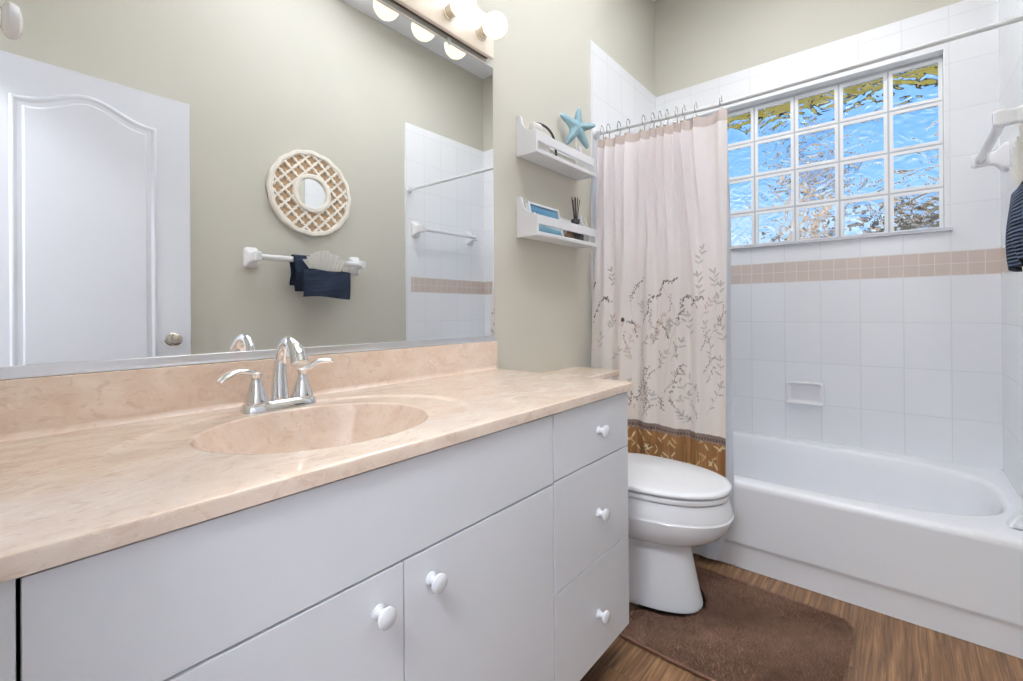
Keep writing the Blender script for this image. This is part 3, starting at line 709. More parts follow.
# ------------------------------------------------------------------ faucet
fa = thing('faucet', 'chrome two-handle faucet with an arched spout behind the sink', 'faucet', (0.088, 0.468, 0.816))
FX, FY, FZ = 0.088, 0.468, 0.8155
bm = B(); rs = []
for (ins, z) in ((0.0, 0.0), (0.0, 0.005), (0.003, 0.014), (0.008, 0.020), (0.012, 0.0215)):
    o = []; a, b = 0.082 - ins, 0.0275 - ins
    for k in range(64):
        t = 2 * PI * k / 64; c, s = math.cos(t), math.sin(t); r = (abs(c / b) ** 3.2 + abs(s / a) ** 3.2) ** (-1 / 3.2); o.append(Vector((FX + c * r, FY + s * r, FZ + z)))
    rs.append(o)
loft(bm, rs); part('base_plate', bm, chrome, fa, ang=60)
bm = B()
sp = smoothpts([(FX, FY, FZ + 0.020), (FX - 0.002, FY, FZ + 0.07), (FX + 0.002, FY + 0.001, FZ + 0.115), (FX + 0.020, FY + 0.001, FZ + 0.146), (FX + 0.048, FY + 0.001, FZ + 0.153), (FX + 0.078, FY + 0.001, FZ + 0.136), (FX + 0.096, FY + 0.001, FZ + 0.108)], 7)
N_ = len(sp); rad = []
for i in range(N_):
    t = i / (N_ - 1); rad.append(0.0185 - 0.0075 * sstep(0, 0.45, t) + 0.0030 * sstep(0.5, 1.0, t))
fl = [1.0 + 0.35 * sstep(0.5, 1.0, i / (N_ - 1)) for i in range(N_)]
tube(bm, sp, rad, 20, flat=fl, side=(0, 1, 0)); part('spout', bm, chrome, fa, ang=60)
bm = B(); lathe(bm, [(0.002, 0), (0.002, 0.045), (0.0045, 0.048), (0.0045, 0.056), (0.001, 0.060)], (FX - 0.022, FY, FZ + 0.019), (0, 0, 1), 12); part('lift_rod', bm, chrome, fa)
for sgn in (-1, 1):
    hy = FY + sgn * 0.051; hb = FZ + 0.0195
    bm = B(); lathe(bm, [(0.0245, 0), (0.0245, 0.003), (0.0225, 0.010), (0.0175, 0.026), (0.0125, 0.042), (0.0098, 0.050), (0.0098, 0.056), (0.012, 0.060), (0.0125, 0.064), (0.006, 0.067), (0.0005, 0.0675)], (FX, hy, hb), (0, 0, 1), 28)
    h = part('handle', bm, chrome, fa, ang=60)
    if sgn < 0: pts_ = [(FX, hy + 0.004, hb + 0.060), (FX + 0.002, hy - 0.020, hb + 0.069), (FX + 0.004, hy - 0.042, hb + 0.070), (FX + 0.007, hy - 0.064, hb + 0.062), (FX + 0.009, hy - 0.076, hb + 0.053)]
    else: pts_ = [(FX, hy - 0.004, hb + 0.060), (FX + 0.002, hy + 0.018, hb + 0.068), (FX + 0.004, hy + 0.038, hb + 0.078), (FX + 0.006, hy + 0.058, hb + 0.080), (FX + 0.007, hy + 0.072, hb + 0.078)]
    pts_ = smoothpts(pts_, 5); bm = B(); n_ = len(pts_)
    tube(bm, pts_, [0.0062 + 0.0012 * math.sin(PI * i / (n_ - 1)) - 0.0008 * i / n_ for i in range(n_)], 14, flat=[1.0 + 0.9 * sstep(0.2, 0.9, i / n_) for i in range(n_)], side=(1, 0, 0))
    part('lever', bm, chrome, h)

# ------------------------------------------------------------------ wall mirror and vanity light bar
wm = thing('wall_mirror', 'large frameless wall mirror above the vanity counter', 'mirror', (0, 0.635, 0.924))
MZ1 = 1.958
bm = B(); box(bm, 0.0005, 0.0055, YN + 0.002, 1.2965, 0.930, MZ1, 0.0008, 1); part('mirror_glass', bm, mirror_m, wm, smooth=False)
bm = B(); box(bm, 0.0005, 0.009, YN + 0.002, 1.299, 0.9225, 0.9265, 0.0006, 1); box(bm, 0.0062, 0.0085, YN + 0.002, 1.299, 0.9225, 0.9435, 0.0006, 1); part('bottom_channel', bm, alu, wm, smooth=False, label='brushed aluminium channel along the bottom edge')
bm = B(); box(bm, 0.0005, 0.0055, YN + 0.002, 1.2965, MZ1 + 0.0002, MZ1 + 0.004, 0.0006, 1); part('top_edge', bm, block_edge, wm, smooth=False)
for y in (0.30, 1.075):
    bm = B(); box(bm, 0.0005, 0.009, y - 0.006, y + 0.006, MZ1 + 0.001, MZ1 + 0.014, 0.001); box(bm, 0.0062, 0.009, y - 0.006, y + 0.006, MZ1 - 0.010, MZ1 + 0.004, 0.001); part('mirror_clip', bm, tapewhite, wm)
vl = thing('vanity_light', 'long bar vanity light with globe bulbs above the wall mirror', 'light', (0, 0.66, 2.045))
LY0, LY1 = 0.03, 1.272
bm = B(); box(bm, 0.0005, 0.018, LY0 + 0.004, LY1 - 0.004, 1.980, 2.112, 0.002); part('backplate', bm, bronze, vl, label='bronze toned rear rim')
bm = B(); box(bm, 0.0182, 0.034, LY0, LY1, 1.972, 2.120, 0.003); part('face_plate', bm, blush_plate, vl)
bulbs = [1.200 - 0.1535 * k for k in range(8)]
for y in bulbs:
    bm = B(); lathe(bm, [(0.026, 0), (0.026, 0.003), (0.0215, 0.005), (0.0215, 0.030), (0.018, 0.031)], (0.0342, y, 2.033), (1, 0, 0), 24); s_ = part('socket', bm, nickel, vl)
    bm = B(); lathe(bm, [(0.014, 0), (0.016, 0.006), (0.024, 0.012), (0.034, 0.022), (0.040, 0.034), (0.0425, 0.048), (0.041, 0.062), (0.035, 0.075), (0.024, 0.085), (0.012, 0.090), (0.0005, 0.0915)], (0.056, y, 2.033), (1, 0, 0), 28); part('bulb', bm, bulb_m, vl, label='lit frosted globe bulb')

# fixtures added out of frame around the ceiling and hall fill lights
cl = thing('ceiling_fill_fixture', 'round rim of an added unseen fill light over the bathroom in front of the bathtub', 'light', (0.80, 2.03, ZC))
bm = B(); lathe(bm, [(0.235, 0), (0.235, 0.035), (0.21, 0.05), (0.205, 0.02)], (0.80, 2.03, ZC), (0, 0, -1), 40, True, False); part('fill_rim', bm, nickel, cl)
hl = thing('hall_fill_fixture', 'round rim of an added unseen fill light in the hall behind the camera', 'light', (1.15, -0.85, 2.7))
bm = B(); lathe(bm, [(0.32, 0), (0.32, 0.05), (0.31, 0.08), (0.305, 0.02)], (1.15, -0.85, 2.7), (0, 0, -1), 40, True, False); part('fill_rim', bm, nickel, hl)

# ------------------------------------------------------------------ wall shelves
def shelf(label, z0):
    r = thing('wall_shelf', label, 'shelf', (0, 1.67, z0), 'white ledge shelves on the wall by the shower curtain')
    ya, yb, D = 1.438, 1.900, 0.104; t = 0.012
    bm = B(); box(bm, 0.001, D, ya + t, yb - t, z0 + 0.004, z0 + 0.014, 0.001, 1); part('shelf_board', bm, white_wood, r)
    for y in (ya, yb - t):
        bm = B(); o = [(0.001, z0), (D, z0 + 0.0), (D, z0 + 0.082), (D - 0.012, z0 + 0.084)]
        for k in range(9):
            a = PI / 2 * k / 8; o.append((0.026 + 0.062 * (1 - math.sin(a)), z0 + 0.150 - 0.060 * math.cos(a)))
        o += [(0.024, z0 + 0.158), (0.016, z0 + 0.164), (0.006, z0 + 0.165), (0.001, z0 + 0.162)]
        loft(bm, [[Vector((x, yy, z)) for x, z in o] for yy in (y, y + t)]); part('side_panel', bm, white_wood, r, smooth=False)
    bm = B(); box(bm, D - 0.011, D - 0.001, ya + t, yb - t, z0 + 0.046, z0 + 0.082, 0.001, 1); part('front_rail', bm, white_wood, r)
    bm = B(); box(bm, D - 0.011, D - 0.001, ya + t, yb - t, z0 + 0.0002, z0 + 0.0165, 0.001, 1); part('bottom_rail', bm, white_wood, r)
    bm = B(); box(bm, 0.001, 0.011, ya + t, yb - t, z0 + 0.090, z0 + 0.125, 0.001, 1); part('back_rail', bm, white_wood, r)
    return r
SZ1, SZ2 = 1.657, 1.331
shelf('upper white wall shelf holding the turquoise starfish', SZ1)
shelf('lower white wall shelf holding the framed picture and reed diffuser', SZ2)

# starfish on a stand
sf = thing('starfish_ornament', 'turquoise starfish ornament on a stick standing on the upper shelf', 'ornament', (0.055, 1.80, SZ1 + 0.014))
SCN = Vector((0.064, 1.802, 1.868))
bm = B()
import itertools
angs5 = [84, 146, 12, 236, 300]; lens = [0.092, 0.098, 0.092, 0.096, 0.104]
order = sorted(range(5), key=lambda i: angs5[i])
outl = []
for k in range(5):
    i, j = order[k], order[(k + 1) % 5]
    a = math.radians(angs5[i]); a2 = math.radians(angs5[j] + (360 if angs5[j] < angs5[i] else 0))
    for da, rr_ in ((-0.19, 0.74), (-0.07, 0.97), (0.0, 1.0), (0.07, 0.97), (0.19, 0.74)):
        outl.append((a + da, lens[i] * rr_, 1 if da == 0 else 0))
    outl.append((a + 0.36, lens[i] * 0.50, 0)); outl.append(((a + a2) / 2, 0.037, 0)); outl.append((a2 - 0.36, lens[j] * 0.50, 0))
def stp(a, r, x): return Vector((SCN.x + x * 0.82 + 0.57 * r * math.cos(a), SCN.y - x * 0.57 + 0.82 * r * math.cos(a), SCN.z + r * math.sin(a)))
front_ = [bm.verts.new(stp(a, r, 0.004)) for a, r, _ in outl]; back_ = [bm.verts.new(stp(a, r, -0.004)) for a, r, _ in outl]
midf = []
for a, r, _ in outl:
    midf.append(bm.verts.new(stp(a, r * 0.55, 0.013)))
ctr = bm.verts.new(SCN + Vector((0.0164, -0.0114, 0))); cb_ = bm.verts.new(SCN + Vector((-0.008, 0.0057, 0)))
n_ = len(outl)
for i in range(n_):
    j = (i + 1) % n_
    bm.faces.new((back_[i], back_[j], front_[j], front_[i])); bm.faces.new((front_[i], front_[j], midf[j], midf[i])); bm.faces.new((midf[i], midf[j], ctr)); bm.faces.new((back_[j], back_[i], cb_))
part('starfish_body', bm, star_m, sf, ang=80)
bm = B(); lathe(bm, [(0.003, 0), (0.003, 0.150)], (0.055, 1.806, SZ1 + 0.028), (0, 0, 1), 10); part('stick', bm, cream_m, sf)
bm = B(); box(bm, 0.03, 0.08, 1.772, 1.842, SZ1 + 0.0142, SZ1 + 0.030, 0.003); part('stand', bm, cream_m, sf)
# white shell lying by the stand
bm = B(); sphere(bm, (0.060, 1.868, SZ1 + 0.014 + 0.017), 0.017, 18, 12, (1.0, 1.1, 1.0)); 
for v in bm.verts:
    k = math.atan2(v.co.z - SZ1 - 0.031, v.co.x - 0.06); v.co += Vector((math.cos(k), 0, math.sin(k))) * 0.0012 * math.sin(7 * k)
tag(part('seashell', bm, cream_m, base=(0.060, 1.868, SZ1 + 0.014)), 'small white shell on the upper shelf right of the starfish', 'shell')
# white roll with a black strap
rl = thing('sunglasses_case', 'small white roll with a curved black strap at the near end of the upper shelf', 'roll', (0.055, 1.50, SZ1 + 0.014))
bm = B(); lathe(bm, [(0.008, 0), (0.015, 0.003), (0.018, 0.010), (0.018, 0.045), (0.015, 0.052), (0.008, 0.055)], (0.060, 1.462, SZ1 + 0.118), (0.1, 1, 0), 24); part('roll', bm, fan_m, rl)
bm = B(); tube(bm, smoothpts([(0.064, 1.485, SZ1 + 0.134), (0.072, 1.525, SZ1 + 0.136), (0.078, 1.565, SZ1 + 0.122), (0.080, 1.595, SZ1 + 0.090), (0.080, 1.610, SZ1 + 0.018)], 5), 0.005, 10); part('strap', bm, black_m, rl, label='black strap')
bm = B(); box(bm, 0.022, 0.085, 1.458, 1.56, SZ1 + 0.0145, SZ1 + 0.101, 0.006); part('block', bm, fan_m, rl)
bpy.data.objects['sunglasses_case'].name = 'strapped_roll'
# framed picture leaning on the lower shelf
pf = thing('picture_frame', 'white framed beach picture leaning on the lower shelf', 'picture', (0.06, 1.56, SZ2 + 0.014))
def lean(x, y, z):  # the frame tilts back towards the wall
    a = math.radians(13); return Vector((0.066 - (z) * math.sin(a) + x * math.cos(a), y, SZ2 + 0.0145 + z * math.cos(a) + x * math.sin(a)))
def lbox(bm, xa, xb, ya, yb, za, zb):
    loft(bm, [[lean(x, ya, z), lean(x, yb, z), lean(x, yb, z2), lean(x, ya, z2)] for (x, z, z2) in ((xa, za, zb), (xb, za, zb))])
bm = B()
for (ya, yb, za, zb) in ((1.456, 1.672, 0, 0.008), (1.456, 1.672, 0.122, 0.130), (1.456, 1.465, 0.008, 0.122), (1.663, 1.672, 0.008, 0.122)): lbox(bm, -0.006, 0.010, ya, yb, za, zb)
part('frame', bm, teal_photo_frame, pf, smooth=False)
bm = B(); lbox(bm, -0.003, 0.004, 1.465, 1.663, 0.008, 0.122); part('print', bm, beach_m, pf, smooth=False, label='blue and white beach print')
# reed diffuser
rd = thing('reed_diffuser', 'black glass reed diffuser with dark sticks on the lower shelf', 'diffuser', (0.055, 1.795, SZ2 + 0.014))
DB = (0.055, 1.795, SZ2 + 0.0142)
bm = B(); lathe(bm, [(0.001, 0), (0.034, 0), (0.037, 0.004), (0.038, 0.060), (0.034, 0.070), (0.016, 0.076), (0.014, 0.084), (0.020, 0.086), (0.020, 0.104), (0.012, 0.105)], DB, (0, 0, 1), 28); part('bottle', bm, black_m, rd)
for k, (dx, dy) in enumerate(((-.004, -.022), (.010, -.012), (-.012, 0.0), (.008, .010), (-.004, .026), (.012, .020), (0, -.004))):
    bm = B(); tube(bm, [(DB[0] + dx * .2, DB[1] + dy * .2, DB[2] + 0.08), (DB[0] + dx, DB[1] + dy, DB[2] + 0.205 - 0.004 * (k % 3))], 0.0019, 6); part('reed', bm, reed_m, rd)
# white curved horn by the diffuser
bm = B(); hp = smoothpts([(0.075, 1.905 - 0.03, SZ2 + 0.022), (0.080, 1.870, SZ2 + 0.060), (0.080, 1.850, SZ2 + 0.100), (0.078, 1.842, SZ2 + 0.128)], 6)
tube(bm, hp, [0.010 - 0.0075 * i / (len(hp) - 1) for i in range(len(hp))], 12)
tag(part('curved_horn', bm, cream_m, base=(0.075, 1.87, SZ2 + 0.014)), 'thin white curved horn ornament at the far end of the lower shelf', 'ornament')
# brown driftwood piece between frame and diffuser
brown_m = mat('driftwood', S(104, 82, 62), 0.85, noise=0.3, scale=40)
bm = B(); hp = smoothpts([(0.072, 1.690, SZ2 + 0.026), (0.078, 1.705, SZ2 + 0.042), (0.078, 1.725, SZ2 + 0.036), (0.074, 1.742, SZ2 + 0.024)], 5); tube(bm, hp, [0.009, 0.010, 0.011, 0.012, 0.012, 0.012, 0.012, 0.012, 0.011, 0.011, 0.011, 0.010, 0.010, 0.009, 0.009, 0.008][:len(hp)], 12)
tag(part('driftwood', bm, brown_m, base=(0.075, 1.715, SZ2 + 0.014)), 'small brown driftwood piece beside the diffuser on the lower shelf', 'ornament')

# ------------------------------------------------------------------ toilet
to = thing('toilet', 'white two-piece toilet between the vanity and the bathtub', 'toilet', (0.40, 1.63, 0))
TY = 1.632
def egg(xb, xf, hw, z, n=72, p=2.25, back=2.8):
    o = []; xm = xb + (xf - xb) * 0.42
    for k in range(n):
        t = 2 * PI * k / n; c, s = math.cos(t), math.sin(t)
        L = (xf - xm) if c > 0 else (xm - xb); q = p if c > 0 else back
        r = (abs(c) ** q + abs(s) ** q) ** (-1 / q)
        o.append(Vector((xm + c * r * L, TY + s * r * hw, z)))
    return o
bm = B()
loft(bm, [egg(0.15, 0.648, 0.122, 0.0), egg(0.15, 0.654, 0.125, 0.004), egg(0.15, 0.654, 0.125, 0.016), egg(0.152, 0.645, 0.120, 0.05), egg(0.155, 0.628, 0.112, 0.13), egg(0.155, 0.614, 0.108, 0.20), egg(0.155, 0.612, 0.110, 0.226)], True, True)
part('pedestal', bm, porcelain, to, ang=60)
bm = B()
loft(bm, [egg(0.155, 0.600, 0.100, 0.222), egg(0.155, 0.622, 0.122, 0.228), egg(0.15, 0.680, 0.152, 0.245), egg(0.145, 0.720, 0.175, 0.272), egg(0.14, 0.742, 0.188, 0.302), egg(0.14, 0.752, 0.193, 0.328), egg(0.14, 0.754, 0.194, 0.336), egg(0.14, 0.750, 0.191, 0.341), egg(0.14, 0.751, 0.191, 0.346), egg(0.14, 0.746, 0.187, 0.372), egg(0.14, 0.738, 0.182, 0.392), egg(0.14, 0.730, 0.176, 0.398)], True, True)
part('bowl', bm, porcelain, to, ang=40)
bm = B()
loft(bm, [egg(0.245, 0.738, 0.181, 0.4015), egg(0.243, 0.743, 0.184, 0.405), egg(0.243, 0.743, 0.184, 0.416), egg(0.247, 0.738, 0.180, 0.4195)], True, True)
part('seat', bm, porcelain, to, ang=50)
bm = B()
loft(bm, [egg(0.247, 0.738, 0.180, 0.4225), egg(0.243, 0.746, 0.186, 0.4255), egg(0.243, 0.747, 0.187, 0.433), egg(0.248, 0.743, 0.183, 0.4385), egg(0.262, 0.728, 0.170, 0.4425), egg(0.32, 0.64, 0.115, 0.4450), egg(0.42, 0.52, 0.03, 0.4458)], True, True)
part('seat_lid', bm, porcelain, to, ang=60)
for ya_ in (-0.09, 0.05):
    bm = B(); box(bm, 0.222, 0.252, TY + ya_, TY + ya_ + 0.04, 0.398, 0.432, 0.006); part('seat_hinge', bm, porcelain, to)
bm = B(); rs = []
for (z, d, w_) in ((0.392, 0.185, 0.205), (0.40, 0.192, 0.212), (0.55, 0.203, 0.221), (0.744, 0.212, 0.226)):
    o = []; r = 0.03
    for (sx_, sy_, a0) in ((1, 1, 0), (-1, 1, PI / 2), (-1, -1, PI), (1, -1, 1.5 * PI)):
        for k in range(6):
            a = a0 + PI / 2 * k / 5; xx = (d - r if sx_ > 0 else 0.006 + r) + r * math.cos(a); o.append(Vector((xx, TY + sy_ * (w_ - r) + r * math.sin(a), z)))
    rs.append(o)
loft(bm, rs); part('tank', bm, porcelain, to, ang=60)
bm = B(); box(bm, 0.003, 0.233, TY - 0.236, TY + 0.234, 0.7445, 0.7705, 0.006, 3); part('tank_lid', bm, marble_m, to, label='beige marble look tank lid')
bm = B(); lathe(bm, [(0.011, 0), (0.011, 0.006), (0.006, 0.010), (0.006, 0.016)], (0.209, TY - 0.16, 0.70), (1, 0, 0), 16); tube(bm, [(0.224, TY - 0.165, 0.70), (0.226, TY - 0.12, 0.694), (0.225, TY - 0.09, 0.690)], [0.006, 0.0055, 0.007], 10); part('flush_lever', bm, chrome, to)

# ------------------------------------------------------------------ contour rug
rug_m = mat('brown_shag', S(138, 108, 92), 1.0, spec=0.05, noise=0.32, scale=30, bump=0.9, bscale=260)
rug = thing('bath_rug', 'brown shaggy contour rug on the floor around the toilet base', 'rug', (0.80, 1.60, 0))
def rug_out():
    o = []
    xa, xb, ya, yb = 0.475, 1.056, 1.335, 1.862; r = 0.035
    for (cx_, cy_, a0) in ((xb - r, yb - r, 0), (xa + r + 0.02, yb + 0.018 - r, PI / 2)):
        for k in range(7):
            a = a0 + PI / 2 * k / 6; o.append((cx_ + r * math.cos(a), cy_ + r * math.sin(a)))
    # U-shaped cut-out around the pedestal
    o.append((xa, TY + 0.165))
    for k in range(17):
        a = PI / 2 - PI * k / 16; o.append((0.52 + 0.148 * math.cos(a), TY + 0.142 * math.sin(a)))
    o.append((xa, TY - 0.165))
    for (cx_, cy_, a0) in ((xa + r, ya + r, PI), (xb - r, ya + r - 0.01, 1.5 * PI)):
        for k in range(7):
            a = a0 + PI / 2 * k / 6; o.append((cx_ + r * math.cos(a), cy_ + r * math.sin(a)))
    return o
RO = rug_out()
def inpoly(x, y, P):
    c = False; j = len(P) - 1
    for i in range(len(P)):
        if (P[i][1] > y) != (P[j][1] > y) and x < (P[j][0] - P[i][0]) * (y - P[i][1]) / (P[j][1] - P[i][1]) + P[i][0]: c = not c
        j = i
    return c
bm = B()
lo = [bm.verts.new((x, y, 0.001)) for x, y in RO]; hi = [bm.verts.new((x, y, 0.007)) for x, y in RO]
for i in range(len(RO)):
    j = (i + 1) % len(RO); bm.faces.new((lo[i], lo[j], hi[j], hi[i]))
f1 = bm.faces.new(hi); f2 = bm.faces.new(lo[::-1]); bmesh.ops.triangulate(bm, faces=[f1, f2])
part('rug_base', bm, rug_m, rug, smooth=False)
rs_ = np.random.RandomState(3); V = []; F = []
pts = rs_.uniform((0.47, 1.33), (1.06, 1.885), (52000, 2))
for x, y in pts:
    if not inpoly(x, y, RO): continue
    a = rs_.uniform(0, 2 * PI); h = rs_.uniform(0.010, 0.018) ; lx, ly = rs_.normal(0, .006, 2)
    lx += 0.004 * math.sin(23 * x + 9 * y); ly += 0.004 * math.cos(19 * y - 13 * x)
    dx, dy = 0.0014 * math.cos(a), 0.0014 * math.sin(a); k = len(V)
    V += [(x - dx - .80, y - dy - 1.60, 0.006), (x + dx - .80, y + dy - 1.60, 0.006), (x + lx - .80, y + ly - 1.60, 0.006 + h)]; F.append((k, k + 1, k + 2))
me = bpy.data.meshes.new('pile'); me.from_pydata(V, [], F); me.materials.append(rug_m); pile = bpy.data.objects.new('pile', me); COL.objects.link(pile); pile.parent = rug; pile['kind'] = 'stuff'
bm = B(); tube(bm, [(x, y, 0.0062) for x, y in RO] + [(RO[0][0], RO[0][1], 0.0062)], 0.0055, 8); part('binding', bm, mat('brown_binding', S(92, 62, 46), 0.9), rug)

# ------------------------------------------------------------------ shower curtain, rod, hooks, liner
RY = 2.06; RZ = 1.898
rod = thing('curtain_rod', 'white metal shower curtain rod across the tub opening', 'rod', (0.76, RY, RZ))
rod_m = mat('white_rod', S(216, 218, 222), 0.25)
def rodz(x): return 1.925 - 0.026 * min(1, x / 0.62) + 0.010 * max(0, (x - 0.62)) / 0.9
bm = B(); tube(bm, [(x, RY, rodz(x)) for x in np.linspace(TT + 0.001, W - TT - 0.001, 24)], 0.0086, 16); part('tube', bm, rod_m, rod)
for x, ax in ((TT + 0.0005, (1, 0, 0)), (W - TT - 0.0005, (-1, 0, 0))):
    bm = B(); lathe(bm, [(0.026, 0), (0.026, 0.004), (0.017, 0.010), (0.016, 0.028), (0.0125, 0.029)], (x, RY, rodz(x)), ax, 24); part('end_flange', bm, rod_m, rod)
HX = [0.050, 0.085, 0.142, 0.191, 0.268, 0.314, 0.347, 0.380, 0.423, 0.456, 0.508, 0.611]
HXL = [0.040] + HX[1:-1] + [0.628]
ZTOP = lambda x: rodz(x) - 0.032
def path_x(u): # u 0..11 -> x, linear between hooks
    i = min(10, int(u)); f = u - i; f = f - 0.10 * math.sin(2 * PI * f); return HX[i] + (HX[i + 1] - HX[i]) * f
NU, NV = 420, 680; ZBOT = 0.155
us = np.linspace(-0.32, 11.22, NU)
xs0 = np.array([path_x(min(11, max(0, u))) + (0.05 * u if u < 0 else (0.15 * (u - 11) if u > 11 else 0)) for u in us])
ys0 = -np.cos(2 * PI * us)                                        # one fold per hook gap at the top
xl = np.linspace(0.022, 0.648, NU)
ylow = 0.62 * np.sin(2 * PI * xl / 0.118 + 0.6) + 0.30 * np.sin(2 * PI * xl / 0.071 + 2.0) + 0.25 * np.sin(2 * PI * xl / 0.23)
tz = np.linspace(0, 1, NV)
X = np.zeros((NV, NU)); Y = np.zeros((NV, NU)); Z = np.zeros((NV, NU))
for j, t in enumerate(tz):
    bl_ = min(1.0, t / 0.55); bl_ = bl_ * bl_ * (3 - 2 * bl_)
    x = xs0 * (1 - bl_) + xl * bl_
    ztop = np.array([ZTOP(v) for v in xs0]) - 0.010 * (1 - np.cos(2 * PI * us)) * 0.5 * 0.9
    z = ztop * (1 - t) + ZBOT * t
    amp_t = 0.023 * (1 - bl_) * (0.55 + 0.45 * min(1, t / 0.08)); amp_b = (0.0095 + 0.006 * (1 - t)) * bl_ + 0.006 * math.sin(PI * t) 
    yc = 1.930 + 0.0580 * z
    X[j] = x; Z[j] = z; Y[j] = yc + amp_t * ys0 + amp_b * ylow + 0.0022 * np.sin(9 * x + 6 * z)
# printed pattern in cloth coordinates (x across, z up)
cloth_x = np.tile(xl * 0.55 + xs0 * 0.45, (NV, 1)) if False else X.copy(); cz_ = Z.copy()
def srgb(*c): return np.array(S(*c)[:3])
base_hi = srgb(250, 244, 245); base_lo = srgb(244, 231, 220)
k = np.clip((cz_ - 0.55) / 0.75, 0, 1)[..., None]; COLR = base_lo * (1 - k) + base_hi * k
nse = (np.sin(cloth_x * 21 + 3) * np.sin(cz_ * 5 + cloth_x * 9) * 0.5 + 0.5)[..., None]
k2 = np.clip((1.35 - cz_) / 0.3, 0, 1)[..., None]
COLR = COLR * (1 - 0.35 * nse * k2) + srgb(214, 214, 213) * 0.35 * nse * k2
head = np.clip((cz_ - (np.array([ZTOP(v) for v in xs0])[None, :] - 0.052)) / 0.004, 0, 1)[..., None]
COLR = COLR * (1 - head) + srgb(206, 192, 186) * head
def blend(mask, col, a=1.0):
    global COLR
    mk = (np.clip(mask, 0, 1) * a)[..., None]; COLR = COLR * (1 - mk) + col * mk
def window_(x0, x1, z0, z1):
    # rows/columns touched (rows are nearly level)
    zr = Z[:, NU // 2]; j0 = np.searchsorted(-zr, -(z1 + 0.02)); j1 = np.searchsorted(-zr, -(z0 - 0.02))
    return slice(max(0, j0), min(NV, j1 + 1))
def seg(p, q, r0, r1, col, a=1.0):
    sl = window_(0, 0, min(p[1], q[1]) - 0.03, max(p[1], q[1]) + 0.03)
    xx = cloth_x[sl]; zz = cz_[sl]
    dx, dz = q[0] - p[0], q[1] - p[1]; L2 = dx * dx + dz * dz + 1e-12
    t = np.clip(((xx - p[0]) * dx + (zz - p[1]) * dz) / L2, 0, 1)
    d = np.hypot(xx - p[0] - t * dx, zz - p[1] - t * dz); r = r0 + (r1 - r0) * t
    mk = np.clip((r - d) / 0.0012 + 0.5, 0, 1) * a
    COLR[sl] = COLR[sl] * (1 - mk[..., None]) + col * mk[..., None]
def leaf(c, ang, L, wd, col, a=1.0):
    sl = window_(0, 0, c[1] - L, c[1] + L); xx = cloth_x[sl] - c[0]; zz = cz_[sl] - c[1]
    ca, sa = math.cos(ang), math.sin(ang); u = (xx * ca + zz * sa) / L; v = (-xx * sa + zz * ca) / wd
    d = 1 - u; inside_ = (u > 0) & (u < 1); prof_ = np.sqrt(np.clip(np.sin(PI * np.clip(u, 0, 1)), 0, 1)) * 0.5
    mk = np.clip((prof_ - np.abs(v)) / 0.18 + 0.3, 0, 1) * inside_ * a
    COLR[sl] = COLR[sl] * (1 - mk[..., None]) + col * mk[..., None]
# picture coordinates of the print -> cloth
def pc(u, v, yy=1.99):
    D = FWD + RGT * ((u - 511.5) / 460.18) - UPV * ((v - 311.037) / 460.18); t = (yy - 0) / D.y; q = CAMLOC + D * t; return (q.x, q.z)
rp = random.Random(21)
plum = srgb(92, 66, 70); dplum = srgb(74, 56, 62); grey = srgb(166, 166, 162); grey2 = srgb(182, 180, 174); stemc = srgb(170, 150, 136); mauve = srgb(140, 112, 108)
def interp(P, n):
    P = [Vector((p[0], p[1], 0)) for p in P]; return [(q.x, q.y) for q in smoothpts(P, n)]
A1 = [[(65, 490), (85, 420), (120, 378), (140, 400)], [(245, 385), (265, 330), (297, 285)], [(305, 495), (335, 440), (345, 380), (378, 368), (395, 320), (410, 297), (440, 300), (470, 285)], [(475, 500), (492, 440), (500, 380), (535, 372)], [(540, 410), (565, 385), (600, 380)], [(370, 490), (410, 520), (435, 580)], [(235, 495), (262, 510), (272, 570)], [(60, 330), (68, 300)]]
for P in A1:
    Q = interp([pc(580 + x / 4.86, 220 + y / 4.86) for x, y in P], 7)
    for a, b in zip(Q[:-1], Q[1:]): seg(a, b, 0.0008, 0.0008, stemc, 0.8)
    for q in Q:
        for _ in range(1 if rp.random() < .6 else 2):
            c = (q[0] + rp.gauss(0, .0035), q[1] + rp.gauss(0, .0045)); seg(c, (c[0] + .001, c[1] + .002), 0.0024, 0.0024, dplum, 0.9)
c = pc(624, 320.5); seg(c, (c[0], c[1] + 0.008), 0.0075, 0.006, srgb(48, 38, 38))
stems = [[(215, 490), (208, 560), (205, 650), (210, 760)], [(245, 385), (255, 470), (300, 560), (305, 720)], [(305, 495), (290, 640), (300, 800)], [(475, 500), (440, 620), (420, 800)], [(400, 330), (460, 420), (470, 520), (480, 680)], [(370, 480), (375, 380), (395, 330)], [(600, 560), (640, 620), (620, 760)]]
for P in stems:
    Q = interp([pc(580 + x / 4.86, 220 + y / 4.86) for x, y in P], 8)
    for a, b in zip(Q[:-1], Q[1:]): seg(a, b, 0.0007, 0.0007, stemc, 0.55)
